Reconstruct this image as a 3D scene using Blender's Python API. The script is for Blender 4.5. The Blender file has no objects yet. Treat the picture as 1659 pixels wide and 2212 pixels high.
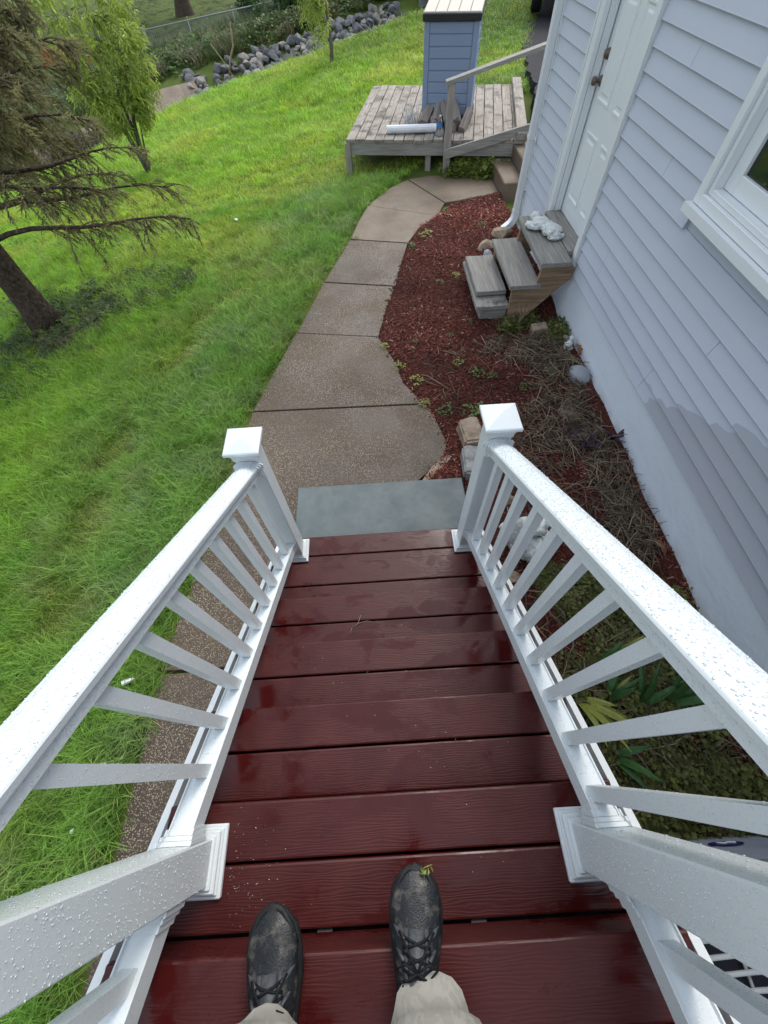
import bpy, bmesh, math, random
import numpy as np
from mathutils import Vector, Matrix, noise as mnoise
random.seed(7); rng = np.random.default_rng(7)
S = bpy.context.scene
COL = S.collection
R = math.radians

# ---------------------------------------------------------------- camera
cam_d = bpy.data.cameras.new("camera"); cam = bpy.data.objects.new("camera", cam_d); COL.objects.link(cam)
cam_d.sensor_fit = 'VERTICAL'; cam_d.sensor_height = 36.0; cam_d.lens = 36.0 * 876 / 2212
cam_d.clip_start = 0.02; cam_d.clip_end = 2000
CAMP = Vector((0, 0, 2.60))
_n = Vector((36.5, 544, 876)).normalized()
_v = Vector((-88.5, -1405, 876)); _v = (_v - _n * _v.dot(_n)).normalized()
_X = _v.cross(-_n)
CAMR = Matrix((_X, _v, -_n))                       # world = CAMR @ image axes
mw = Matrix.Identity(4)
for i in range(3):
    mw[i][0] = CAMR[i][0]; mw[i][1] = -CAMR[i][1]; mw[i][2] = -CAMR[i][2]; mw[i][3] = CAMP[i]
cam.matrix_world = mw
S.camera = cam
S.render.resolution_x, S.render.resolution_y = 768, 1024
S.render.engine = 'CYCLES'; S.cycles.max_bounces = 5; S.cycles.diffuse_bounces = 2; S.cycles.glossy_bounces = 2; S.cycles.transmission_bounces = 4; S.cycles.transparent_max_bounces = 4; S.cycles.caustics_reflective = False; S.cycles.caustics_refractive = False

# ---------------------------------------------------------------- sky, sun, exposure
SUN_EL, SUN_AZ = R(48), R(24)                      # azimuth measured from +Y towards +X
W = bpy.data.worlds.new("World"); S.world = W; W.use_nodes = True
wn = W.node_tree; bg = wn.nodes["Background"]; bg.inputs[1].default_value = 0.15
sky = wn.nodes.new("ShaderNodeTexSky"); sky.sky_type = 'NISHITA'; sky.sun_disc = False
sky.sun_elevation = SUN_EL; sky.sun_rotation = SUN_AZ; sky.air_density = 1.0; sky.dust_density = 4.0; sky.ozone_density = 1.2
hsv = wn.nodes.new("ShaderNodeHueSaturation"); hsv.inputs['Saturation'].default_value = 0.58   # cloud veil
wn.links.new(sky.outputs[0], hsv.inputs['Color']); veil = wn.nodes.new("ShaderNodeMix"); veil.data_type = 'RGBA'; veil.inputs[0].default_value = 0.66   # even overcast cloud layer
veil.inputs[7].default_value = (3.75, 4.15, 4.75, 1); wn.links.new(hsv.outputs[0], veil.inputs[6]); wn.links.new(veil.outputs[2], bg.inputs[0])
sun_d = bpy.data.lights.new("sun", 'SUN'); sun_d.energy = 0.95; sun_d.angle = R(28); sun_d.color = (1, .95, .86)
sun = bpy.data.objects.new("sun", sun_d); COL.objects.link(sun)
sd = Vector((math.sin(SUN_AZ) * math.cos(SUN_EL), math.cos(SUN_AZ) * math.cos(SUN_EL), math.sin(SUN_EL)))
sun.rotation_euler = (-sd).to_track_quat('-Z', 'Y').to_euler()
S.view_settings.view_transform = 'Standard'; S.view_settings.look = 'None'
S.view_settings.exposure = 1.0; S.view_settings.gamma = 1.0; S.view_settings.use_curve_mapping = False

# ---------------------------------------------------------------- helpers
def tag(o, label=None, cat=None, group=None, kind=None):
    for k, v in (('label', label), ('category', cat), ('group', group), ('kind', kind)):
        if v: o[k] = v
    return o
def empty(name, loc=(0, 0, 0), rz=0.0, **kw):
    o = bpy.data.objects.new(name, None); COL.objects.link(o); o.location = loc; o.rotation_euler = (0, 0, rz)
    o.empty_display_size = .05
    return tag(o, **kw)
class MB:
    def __init__(s): s.v = []; s.f = []; s.sm = []
    def add(s, vs, fs, smooth=False, M=None):
        o = len(s.v)
        s.v += [tuple(M @ Vector(p)) for p in vs] if M is not None else [tuple(p) for p in vs]
        s.f += [tuple(o + i for i in f) for f in fs]; s.sm += [smooth] * len(fs); return s
    def box(s, x0, x1, y0, y1, z0, z1, b=0.0, M=None):
        if b <= 0:
            vs = [(x, y, z) for z in (z0, z1) for y in (y0, y1) for x in (x0, x1)]
            return s.add(vs, [(0, 2, 3, 1), (4, 5, 7, 6), (0, 1, 5, 4), (2, 6, 7, 3), (0, 4, 6, 2), (1, 3, 7, 5)], M=M)
        rings = []
        for z, i in ((z0, b), (z0 + b, 0), (z1 - b, 0), (z1, b)):
            X0, X1, Y0, Y1 = x0 + i, x1 - i, y0 + i, y1 - i; c = b if i == 0 else b * .4
            rings.append([(X0 + c, Y0, z), (X1 - c, Y0, z), (X1, Y0 + c, z), (X1, Y1 - c, z), (X1 - c, Y1, z), (X0 + c, Y1, z), (X0, Y1 - c, z), (X0, Y0 + c, z)])
        return s.loft(rings, True, M=M)
    def loft(s, rings, caps=True, smooth=False, M=None, closed=True):
        n = len(rings[0]); vs = [p for r in rings for p in r]; fs = []
        m = n if closed else n - 1
        for i in range(len(rings) - 1):
            for j in range(m):
                k = (j + 1) % n; fs.append((i * n + j, i * n + k, (i + 1) * n + k, (i + 1) * n + j))
        if caps: fs += [tuple(range(n - 1, -1, -1)), tuple((len(rings) - 1) * n + j for j in range(n))]
        return s.add(vs, fs, smooth, M)
    def tube(s, pts, rad, n=6, caps=True, smooth=True, squash=1.0, M=None):
        pts = [Vector(p) for p in pts]; rings = []; up = Vector((0, 0, 1))
        if not hasattr(rad, '__len__'): rad = [rad] * len(pts)
        ref = None
        for i, p in enumerate(pts):
            t = (pts[min(i + 1, len(pts) - 1)] - pts[max(i - 1, 0)])
            if t.length < 1e-9: t = Vector((0, 0, 1))
            t.normalize()
            if ref is None: ref = Vector((1, 0, 0)) if abs(t.x) < .8 else Vector((0, 1, 0))
            u = (ref - t * ref.dot(t)).normalized(); w = t.cross(u); ref = u
            rings.append([p + (u * math.cos(2 * math.pi * k / n) + w * math.sin(2 * math.pi * k / n) * squash) * rad[i] for k in range(n)])
        return s.loft(rings, caps, smooth, M)
    def lathe(s, prof, n=16, smooth=True, M=None, caps=True):
        return s.loft([[(r * math.cos(2 * math.pi * k / n), r * math.sin(2 * math.pi * k / n), z) for k in range(n)] for r, z in prof], caps, smooth, M)
    def prism(s, poly, z0, z1, M=None):                # poly list of (x,y)
        return s.loft([[(x, y, z0) for x, y in poly], [(x, y, z1) for x, y in poly]], True, M=M)
    def mesh(s, name, mat):
        me = bpy.data.meshes.new(name); me.from_pydata(s.v, [], s.f); me.polygons.foreach_set('use_smooth', s.sm)
        if mat: me.materials.append(mat)
        me.update(); return me
    def build(s, name, mat, parent=None, **kw):
        o = bpy.data.objects.new(name, s.mesh(name, mat)); COL.objects.link(o); o.parent = parent
        return tag(o, **kw)
def inst(name, me, parent=None, loc=(0, 0, 0), rot=(0, 0, 0), scl=(1, 1, 1), **kw):
    o = bpy.data.objects.new(name, me); COL.objects.link(o); o.parent = parent; o.location = loc; o.rotation_euler = rot; o.scale = scl
    return tag(o, **kw)
def along_x(yz, x0, x1):                                # profile in (y,z) swept along x, as loft rings
    return [[(x, y, z) for y, z in yz] for x in (x0, x1)]
def vnoise(x, y, sc, seed=0):
    """smooth 2-D noise, -1..1, numpy arrays or floats"""
    r = np.random.default_rng(1000 + seed); a = 0.0
    for i in range(7):
        th = r.uniform(0, 6.283); k = r.uniform(.6, 1.7) * sc; ph = r.uniform(0, 6.283); th2 = r.uniform(0, 6.283)
        a = a + np.sin(k * (x * math.cos(th) + y * math.sin(th)) * 6.283 + ph + 1.3 * np.sin(k * .7 * (x * math.cos(th2) + y * math.sin(th2)) * 6.283 + ph * 2))
    return a / 3.6

# ---------------------------------------------------------------- node materials
class NT:
    def __init__(s, name, rough=.6, spec=.4):
        s.m = bpy.data.materials.new(name); s.m.use_nodes = True; s.t = s.m.node_tree
        s.b = s.t.nodes["Principled BSDF"]; s.b.inputs['Roughness'].default_value = rough; s.b.inputs['Specular IOR Level'].default_value = spec
        s.geo = s.n('ShaderNodeNewGeometry'); s.tc = s.n('ShaderNodeTexCoord')
    def n(s, t, **kw):
        x = s.t.nodes.new(t)
        for k, v in kw.items(): setattr(x, k, v)
        return x
    def setv(s, sock, v):
        if isinstance(v, bpy.types.NodeSocket): s.t.links.new(v, sock)
        elif isinstance(v, (tuple, list)) and len(v) == 3 and sock.type == 'RGBA': sock.default_value = (*v, 1)
        else: sock.default_value = v
    def coord(s, kind='pos', scale=(1, 1, 1), rnd=0.0, loc=(0, 0, 0), rot=(0, 0, 0)):
        src = s.geo.outputs['Position'] if kind == 'pos' else s.tc.outputs['Object']
        mp = s.n('ShaderNodeMapping'); s.t.links.new(src, mp.inputs[0])
        mp.inputs['Scale'].default_value = scale; mp.inputs['Rotation'].default_value = rot
        if rnd:
            oi = s.n('ShaderNodeObjectInfo'); cm = s.n('ShaderNodeCombineXYZ'); ml = s.math('MULTIPLY', oi.outputs['Random'], rnd)
            for i in range(3): s.t.links.new(ml, cm.inputs[i])
            s.t.links.new(cm.outputs[0], mp.inputs['Location'])
        else: mp.inputs['Location'].default_value = loc
        return mp.outputs[0]
    def noise(s, co, scale=5, detail=4, rough=.55, dist=0.0, out='Fac'):
        x = s.n('ShaderNodeTexNoise'); s.setv(x.inputs['Vector'], co); x.inputs['Scale'].default_value = scale; x.inputs['Detail'].default_value = detail
        x.inputs['Roughness'].default_value = rough; x.inputs['Distortion'].default_value = dist; return x.outputs[out]
    def vor(s, co, scale=5, feature='F1', rnd=1.0, out='Distance'):
        x = s.n('ShaderNodeTexVoronoi', feature=feature); s.setv(x.inputs['Vector'], co); x.inputs['Scale'].default_value = scale; x.inputs['Randomness'].default_value = rnd
        return x.outputs[out]
    def wave(s, co, scale=5, dist=5, det=2, dsc=1.0, dirn='X', kind='BANDS'):
        x = s.n('ShaderNodeTexWave', wave_type=kind); x.bands_direction = dirn; s.setv(x.inputs['Vector'], co); x.inputs['Scale'].default_value = scale
        x.inputs['Distortion'].default_value = dist; x.inputs['Detail'].default_value = det; x.inputs['Detail Scale'].default_value = dsc; return x.outputs['Fac']
    def math(s, op, a, b=0.5, clamp=False):
        x = s.n('ShaderNodeMath', operation=op); x.use_clamp = clamp; s.setv(x.inputs[0], a); s.setv(x.inputs[1], b); return x.outputs[0]
    def ramp(s, f, *stops):
        x = s.n('ShaderNodeValToRGB'); s.setv(x.inputs[0], f); e = x.color_ramp.elements
        while len(e) < len(stops): e.new(.5)
        for el, (p, c) in zip(e, stops):
            el.position = p; el.color = (c, c, c, 1) if not hasattr(c, '__len__') else (*c, 1)
        return x.outputs[0]
    def mix(s, f, a, b, mode='MIX'):
        x = s.n('ShaderNodeMix', data_type='RGBA', blend_type=mode); s.setv(x.inputs[0], f); s.setv(x.inputs[6], a); s.setv(x.inputs[7], b); return x.outputs[2]
    def bump(s, h, strength=.3, dist=.01, base=None):
        x = s.n('ShaderNodeBump'); s.setv(x.inputs['Height'], h); x.inputs['Strength'].default_value = strength; x.inputs['Distance'].default_value = dist
        if base is not None: s.t.links.new(base, x.inputs['Normal'])
        return x.outputs[0]
    def col(s, c): s.setv(s.b.inputs['Base Color'], c); return s
    def rough(s, c): s.setv(s.b.inputs['Roughness'], c); return s
    def nrm(s, c): s.setv(s.b.inputs['Normal'], c); return s
    def sepz(s, co, axis=2):
        x = s.n('ShaderNodeSeparateXYZ'); s.setv(x.inputs[0], co); return x.outputs[axis]
def simple(name, c, rough=.6, spec=.4, var=.12, sc=6.0, bump=.0, bsc=60, bd=.004):
    m = NT(name, rough, spec); co = m.coord('pos')
    f = m.noise(co, sc, 5); m.col(m.ramp(f, (.3, tuple(x * (1 - var) for x in c)), (.7, tuple(min(1, x * (1 + var)) for x in c))))
    if bump: m.nrm(m.bump(m.noise(co, bsc, 4), bump, bd))
    return m.m
MAT = {}
# wet maroon composite board with embossed grain
m = NT('composite', .3, .33); co = m.coord('obj', (1.6, 9.0, 9.0), rnd=37.0)
g = m.wave(co, 4.6, 13, 3, .9, 'Y'); co2 = m.coord('pos')
fine = m.noise(m.coord('obj', (4, 60, 60), rnd=37.0), 2.5, 3)
wet = m.noise(m.coord('pos', (1, 1.6, 1), rnd=0), 4.2, 5, .6, .6); wetm = m.ramp(wet, (.49, 0), (.59, 1))
wear = m.noise(co2, 9, 5)
c = m.mix(m.ramp(wear, (.35, 0), (.7, 1)), (.056, .0080, .0072), (.078, .0140, .0130))
c = m.mix(m.math('MULTIPLY', g, .35), c, (.036, .0054, .0050)); c = m.mix(m.math('MULTIPLY', wetm, .55), c, (.048, .0042, .0036))
m.col(c); m.rough(m.mix(wetm, m.ramp(wear, (.3, .34), (.7, .48)), (.13,) * 3))
hh = m.mix(wetm, m.mix(.35, g, fine), m.mix(.82, m.mix(.35, g, fine), (.7,) * 3))
m.nrm(m.bump(hh, .22, .002)); MAT['composite'] = m.m
# white vinyl with rain drops
m = NT('white_vinyl', .28, .5); co = m.coord('pos')
d = m.vor(co, 230, out='Distance'); big = m.vor(co, 105, out='Distance')
dropa = m.ramp(d, (.0, 1), (.40, 0)); dropb = m.ramp(big, (.0, 1), (.30, 0))
pat = m.ramp(m.noise(co, 5, 3), (.42, 0), (.6, 1)); h = m.math('ADD', m.math('MULTIPLY', dropa, pat), dropb)
m.col(m.mix(m.noise(co, 3, 4), (.66, .72, .74), (.72, .765, .78))); m.nrm(m.bump(h, .25, .0010)); m.rough(m.mix(h, (.36,) * 3, (.12,) * 3)); MAT['vinyl'] = m.m
m = NT('trim_white', .4, .4); co = m.coord('pos'); m.col(m.mix(m.noise(co, 4, 5), (.68, .725, .74), (.75, .78, .79))); m.nrm(m.bump(m.noise(co, 90, 2), .05, .002)); MAT['trim'] = m.m
# siding, wet below an irregular line
m = NT('siding', .5, .35); co = m.coord('pos')
sx = m.sepz(co, 0); sy = m.sepz(co, 1); sz = m.sepz(co, 2)
ruf = m.noise(m.coord('pos', (1, 1, 2.2)), 5.0, 1.5, .4)
# wet line rises towards the stairs (small y); broken course by course
lim = m.math('ADD', m.math('MULTIPLY', m.math('SUBTRACT', 2.22, sy), .62), m.math('MULTIPLY', m.math('SUBTRACT', ruf, .5), .55))
crs = m.math('FRACT', m.math('DIVIDE', m.math('SUBTRACT', sz, .465), .1105))
lim = m.math('ADD', lim, m.math('MULTIPLY', m.math('SUBTRACT', .5, crs), .075))
wetm = m.ramp(m.math('SUBTRACT', lim, m.math('SUBTRACT', sz, .44)), (.0, 0), (.012, 1))
dry = m.mix(m.noise(co, 2.3, 5), (.475, .52, .60), (.525, .57, .645)); wetc = m.mix(m.noise(co, 2.0, 4), (.375, .41, .465), (.415, .425, .48))
m.col(m.mix(wetm, dry, wetc)); m.rough(m.mix(wetm, (.5,) * 3, (.28,) * 3)); m.nrm(m.bump(m.noise(m.coord('pos', (60, 6, 60)), 3, 4), .08, .002)); MAT['siding'] = m.m
m = NT('foundation', .75, .25); co = m.coord('pos'); zz = m.sepz(co, 2)
st = m.math('MULTIPLY', m.ramp(zz, (0, 1), (.16, 0)), m.ramp(m.noise(co, 7, 5), (.42, 0), (.62, 1)))
c = m.mix(m.noise(co, 1.8, 5), (.60, .67, .74), (.68, .74, .80)); m.col(m.mix(m.math('MULTIPLY', st, .55), c, (.22, .17, .13)))
m.nrm(m.bump(m.noise(co, 26, 6, .7), .45, .012)); MAT['foundation'] = m.m
# exposed aggregate
def aggregate(name, a, b, peb, sc=95, amount=.5, darksc=1.1):
    m = NT(name, .7, .35); co = m.coord('pos', rnd=0)
    v = m.vor(co, sc, out='Distance'); cc = m.n('ShaderNodeTexVoronoi'); m.setv(cc.inputs['Vector'], co); cc.inputs['Scale'].default_value = sc
    sepc = m.n('ShaderNodeSeparateColor'); m.t.links.new(cc.outputs['Color'], sepc.inputs[0])
    pick = m.math('MULTIPLY', m.ramp(sepc.outputs[0], (amount, 0), (amount + .16, 1)), m.ramp(v, (.25, 1), (.5, 0)))
    worn = m.ramp(m.noise(co, 1.7, 4), (.38, .35), (.62, 1)); pick = m.math('MULTIPLY', pick, worn)
    base = m.mix(m.ramp(m.noise(co, darksc, 6, .62), (.32, 0), (.68, 1)), a, b); base = m.mix(m.noise(co, 130, 3), base, tuple(x * .55 for x in a))
    pc = m.mix(sepc.outputs[1], peb, tuple(x * .5 for x in peb)); m.col(m.mix(pick, base, pc))
    m.rough(m.ramp(m.noise(co, 2.2, 4), (.4, .42), (.65, .75)))
    m.nrm(m.bump(m.math('ADD', m.math('MULTIPLY', pick, .6), m.noise(co, 160, 3)), .5, .005)); return m.m
MAT['aggregate'] = aggregate('aggregate_concrete', (.062, .045, .031), (.160, .120, .082), (.46, .375, .285), 115, .26)
MAT['concrete'] = aggregate('worn_concrete', (.145, .108, .075), (.295, .228, .162), (.42, .36, .30), 120, .8, 1.6)
m = NT('bluestone', .6, .25); co = m.coord('pos'); f = m.noise(co, 6.5, 9, .72, .4)
m.col(m.mix(m.ramp(f, (.3, 0), (.72, 1)), (.092, .116, .118), (.150, .180, .185))); m.rough(m.ramp(m.noise(co, 5, 4), (.4, .45), (.65, .65))); m.nrm(m.bump(m.noise(co, 40, 5), .12, .004)); MAT['bluestone'] = m.m
m = NT('asphalt', .8, .12); co = m.coord('pos'); m.col(m.mix(m.noise(co, 220, 2), (.022, .022, .025), (.045, .044, .048))); m.nrm(m.bump(m.noise(co, 200, 3), .5, .006)); MAT['asphalt'] = m.m
# soil and thatch under the lawn
m = NT('lawn_soil', .9, .1); co = m.coord('pos'); f = m.noise(co, 2.2, 6, .6)
m.col(m.mix(m.ramp(f, (.3, 0), (.7, 1)), m.mix(m.noise(co, 30, 4), (.045, .070, .014), (.085, .135, .026)), m.mix(m.noise(co, 45, 4), (.08, .10, .025), (.13, .17, .04))))
m.nrm(m.bump(m.noise(co, 60, 4), .7, .02)); MAT['soil'] = m.m
m = NT('mulch_soil', .9, .15); co = m.coord('pos'); f = m.noise(co, 55, 4, .7)
mu = m.mix(m.ramp(f, (.35, 0), (.65, 1)), (.040, .012, .009), (.095, .026, .019)); br = m.mix(f, (.045, .030, .022), (.10, .07, .05))
sxy = m.ramp(m.noise(co, 1.4, 4), (.60, 0), (.70, .8)); m.col(m.mix(sxy, mu, br)); m.nrm(m.bump(f, .9, .02)); MAT['mulch'] = m.m
# weathered wood with grain along local axis
def wood(name, a, b, axis=0, dark=(.06, .05, .045), sc=1.0, patch=0.0, rough=.75, kind='obj'):
    m = NT(name, rough, .25); k = [16, 16, 16]; k[axis] = .9
    co = m.coord(kind, tuple(x * sc for x in k), rnd=91.0); co1 = m.coord(kind, (1, 1, 1), rnd=91.0)
    g = m.noise(co, 2.6, 5, .62, 1.1); cr = m.ramp(m.noise(m.coord(kind, tuple((1.6 if i == axis else 70) for i in range(3)), rnd=13.0), 1.5, 2), (.26, 1), (.34, 0))
    c = m.mix(m.ramp(g, (.3, 0), (.7, 1)), a, b); c = m.mix(m.math('MULTIPLY', cr, .75), c, dark)
    if patch: c = m.mix(m.math('MULTIPLY', m.ramp(m.noise(co1, 3.5, 6, .68), (.5, 0), (.66, 1)), patch), c, dark)
    m.col(c); m.nrm(m.bump(m.math('SUBTRACT', g, cr), .6, .004)); return m.m
MAT['deckwood'] = wood('deck_wood', (.20, .175, .145), (.40, .36, .31), 1, (.060, .056, .050), 1, .9)
MAT['greywood_x'] = wood('grey_wood_x', (.20, .195, .18), (.36, .345, .315), 0)
MAT['greywood_y'] = wood('grey_wood_y', (.17, .165, .15), (.34, .325, .295), 1)
MAT['greywood_z'] = wood('grey_wood_z', (.21, .19, .165), (.38, .35, .31), 2)
MAT['stringer'] = wood('stringer_wood', (.15, .10, .06), (.36, .25, .16), 0, (.06, .04, .025), .8)
MAT['splitwood'] = wood('split_wood', (.14, .12, .11), (.30, .26, .23), 1, (.03, .028, .025), 1)
MAT['bark'] = simple('bark', (.085, .062, .048), .9, .2, .55, 22, 1.0, 38, .03)
MAT['greybark'] = simple('grey_bark', (.16, .145, .12), .85, .2, .3, 30, .6, 60, .01)
MAT['twig'] = simple('dry_twig', (.30, .24, .16), .8, .2, .3, 20)
MAT['drytwig'] = simple('dead_twig', (.13, .105, .082), .85, .2, .3, 20)
MAT['rockgrey'] = simple('rock_grey', (.125, .128, .135), .75, .3, .45, 7, .7, 30, .02)
MAT['rockpale'] = simple('rock_pale', (.26, .24, .215), .8, .3, .35, 7, .7, 30, .02)
MAT['stonetan'] = simple('stone_tan', (.29, .225, .165), .85, .25, .4, 11, .8, 55, .012)
MAT['stonegrey'] = simple('stone_grey', (.26, .26, .25), .8, .3, .4, 14, .8, 55, .012)
MAT['rivergrey'] = simple('river_grey', (.27, .29, .32), .6, .35, .18, 9, .25, 40, .006)
MAT['plaster'] = simple('plaster_white', (.60, .63, .61), .6, .3, .22, 45, .9, 55, .012)
MAT['black'] = simple('black_plastic', (.018, .019, .022), .5, .4, .2, 10, .1, 80)
MAT['bronze'] = simple('aged_bronze', (.095, .07, .048), .4, .6, .3, 30)
MAT['blueshed'] = None
m = NT('blue_resin', .5, .35); co = m.coord('obj'); f = m.noise(m.coord('obj', (3, 40, 40)), 2.2, 4, .6, 1.2); m.col(m.mix(f, (.185, .245, .355), (.235, .300, .415))); m.nrm(m.bump(f, .45, .003)); MAT['blueshed'] = m.m
m = NT('lid_resin', .6, .3); f = m.noise(m.coord('obj', (40, 4, 40)), 2.2, 4); m.col(m.mix(f, (.47, .43, .37), (.58, .54, .47))); m.nrm(m.bump(f, .3, .003)); MAT['lid'] = m.m
MAT['steel'] = simple('galvanised', (.25, .26, .265), .45, .5, .1, 8)
MAT['whitepaint'] = simple('white_paper', (.72, .74, .76), .55, .3, .06, 9)
m = NT('clear_plastic', .08, .5); m.b.inputs['Transmission Weight'].default_value = .85; m.b.inputs['IOR'].default_value = 1.2; m.col((.85, .90, .94)); MAT['clear'] = m.m
MAT['bluelabel'] = simple('blue_label', (.04, .22, .62), .4, .4, .15, 40)
m = NT('window_glass', .03, .6); m.col((.012, .016, .017)); MAT['glass'] = m.m
MAT['orange'] = simple('orange_net', (.46, .12, .045), .6, .3, .25, 9)
m = NT('carpaint', .18, .6); m.col((.008, .009, .011)); MAT['carpaint'] = m.m
MAT['rubber'] = simple('rubber', (.014, .014, .015), .75, .3, .2, 20)
MAT['chrome'] = simple('alloy', (.5, .51, .52), .3, .7, .1, 10)
def leafmat(name, attr=True, c=(.08, .16, .03), sat=1.0, rough=.5, trans=.35, var=.3):
    m = NT(name, rough, .35)
    if attr:
        a = m.n('ShaderNodeAttribute', attribute_type='INSTANCER', attribute_name='tint'); base = a.outputs['Color']
    else:
        co = m.coord('pos'); f = m.noise(co, 3.0, 4); f2 = m.noise(co, 40, 2)
        base = m.mix(m.ramp(m.math('ADD', m.math('MULTIPLY', f, .6), m.math('MULTIPLY', f2, .4)), (.35, 0), (.65, 1)), tuple(x * (1 - var) for x in c), tuple(x * (1 + var) for x in c))
    m.col(base)
    tr = m.n('ShaderNodeBsdfTranslucent'); m.setv(tr.inputs[0], base); mx = m.n('ShaderNodeMixShader'); mx.inputs[0].default_value = trans
    out = m.t.nodes['Material Output']; m.t.links.new(m.b.outputs[0], mx.inputs[1]); m.t.links.new(tr.outputs[0], mx.inputs[2]); m.t.links.new(mx.outputs[0], out.inputs[0]); return m.m
MAT['inst_leaf'] = leafmat('tinted_blade', True, rough=.40, trans=.45)
m = NT('tinted_chip', .75, .2); a = m.n('ShaderNodeAttribute', attribute_type='INSTANCER', attribute_name='tint'); m.col(a.outputs['Color']); MAT['inst_chip'] = m.m
MAT['needle'] = leafmat('needle', False, (.235, .225, .105), trans=.4, var=.55)
MAT['willowleaf'] = leafmat('willow_leaf', False, (.40, .50, .10), trans=.5, var=.4)
MAT['darkleaf'] = leafmat('dark_leaf', False, (.050, .105, .024), trans=.35, var=.5)
MAT['irisleaf'] = leafmat('iris_leaf', False, (.055, .14, .042), rough=.35, trans=.25, var=.35)
MAT['irisyellow'] = leafmat('iris_leaf_yellow', False, (.23, .26, .055), rough=.4, trans=.25, var=.3)
MAT['purpleleaf'] = leafmat('purple_leaf', False, (.035, .014, .045), trans=.1, var=.3)
MAT['weedleaf'] = leafmat('weed_leaf', False, (.10, .17, .045), trans=.3, var=.4)
MAT['brownleaf'] = leafmat('brown_leaf', False, (.22, .10, .045), trans=.15, var=.3)
# ================================================================ TERRAIN
RIDGE = [(-1.62, -6, 0), (-1.52, -.3, 0), (-1.2, 2.76, 0), (-.86, 3.88, 0), (-.6, 4.83, 0), (-.28, 5.8, 0), (-.02, 6.73, 0), (.55, 7.6, .02), (3.0, 9.9, .35), (3.55, 12.7, .44), (4.6, 16, .47), (9, 29, .4), (30, 80, .3)]
SW = [(-30, 1.5), (-14, 8.1), (-8.4, 11.65), (-6.9, 13.6), (-5.9, 15.9), (-4.9, 16.75), (-4.1, 17.15), (-2.86, 17.4), (-.93, 18.1), (.49, 18.7), (1.66, 19.3), (4, 20.5)]   # lawn edge of the swale
def poly_dist(P, x, y):
    """distance to polyline, z of nearest point (or 0), side (+1 left), arc parameter"""
    x = np.asarray(x, float); y = np.asarray(y, float); bd = np.full(x.shape, 1e9); bz = np.zeros(x.shape); bs = np.zeros(x.shape); ba = np.zeros(x.shape); acc = 0.0
    for a, b in zip(P, P[1:]):
        dx, dy = b[0] - a[0], b[1] - a[1]; L2 = dx * dx + dy * dy; t = np.clip(((x - a[0]) * dx + (y - a[1]) * dy) / L2, 0, 1)
        d = np.hypot(x - a[0] - dx * t, y - a[1] - dy * t); s = np.where(dx * (y - a[1]) - dy * (x - a[0]) > 0, 1, -1); w = d < bd - 1e-9
        bd = np.where(w, d, bd); bs = np.where(w, s, bs); ba = np.where(w, acc + t * math.sqrt(L2), ba)
        if len(a) > 2: bz = np.where(w, a[2] + (b[2] - a[2]) * t, bz)
        acc += math.sqrt(L2)
    return bd, bz, bs, ba
def sst(a, b, t):
    t = np.clip((t - a) / (b - a), 0, 1); return t * t * (3 - 2 * t)
def ridge_z(x, y):
    num = 0.0; den = 0.0
    for i in range(0, len(RIDGE) - 1):
        a, b = RIDGE[i], RIDGE[i + 1]
        for t in (0., .25, .5, .75):
            w = 1 / ((x - a[0] - (b[0] - a[0]) * t) ** 2 + (y - a[1] - (b[1] - a[1]) * t) ** 2 + .05) ** 2 * math.hypot(b[0] - a[0], b[1] - a[1])
            num = num + w * (a[2] + (b[2] - a[2]) * t); den = den + w
    return num / den
def lawn_z(x, y):
    x = np.asarray(x, float); y = np.asarray(y, float)
    d, zn, s, _ = poly_dist(RIDGE, x, y); k = sst(.2, 1.5, d); zr = zn * (1 - k) + ridge_z(x, y) * k
    dd = np.minimum(d, 17) + np.maximum(0, d - 17) * .08
    return np.where(s > 0, zr - .15 * (np.sqrt(dd * dd + .36) - .6), zn * sst(7.5, 8.1, y) - .03 * (y < 8)), d, s
def terrain(x, y):
    x = np.asarray(x, float); y = np.asarray(y, float); z, d, s = lawn_z(x, y)
    q, _, qs, _ = poly_dist(SW, x, y); q = q * qs
    fade = 1 - sst(2.2, 3.4, x)
    z = z - fade * .16 * sst(-.1, .4, q) * (1 - sst(.8, 2.0, q)) + fade * (.55 * sst(.6, 3.4, q) + .25 * sst(3.4, 9, q))
    return z + np.where(s > 0, .025 * vnoise(x, y, .35, 3) * sst(.1, .8, d), 0)
def tz(x, y): return float(terrain(np.array([x]), np.array([y]))[0])
def graded(lo, hi, c0, c1, fine, grow):
    out = list(np.arange(c0, c1 + 1e-6, fine)); st = fine; v = c1
    while v < hi: st *= grow; v += st; out.append(min(v, hi))
    st = fine; v = c0
    while v > lo: st *= grow; v -= st; out.insert(0, max(v, lo))
    return np.array(out)
gx = graded(-400, 400, -12, 6, .16, 1.22); gy = graded(-150, 600, -2, 24, .16, 1.22)
GX, GY = np.meshgrid(gx, gy); GZ = terrain(GX, GY)
far = np.maximum(np.abs(GX) - 30, 0) + np.maximum(GY - 50, 0); GZ = GZ + far * .004
mb = MB(); nx, ny = len(gx), len(gy)
mb.v = np.stack([GX, GY, GZ], -1).reshape(-1, 3).tolist()
mb.f = [(j * nx + i, j * nx + i + 1, (j + 1) * nx + i + 1, (j + 1) * nx + i) for j in range(ny - 1) for i in range(nx - 1)]; mb.sm = [True] * len(mb.f)
mb.build('ground', MAT['soil'], label='sloping lawn ground of the back yard', kind='structure')

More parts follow.
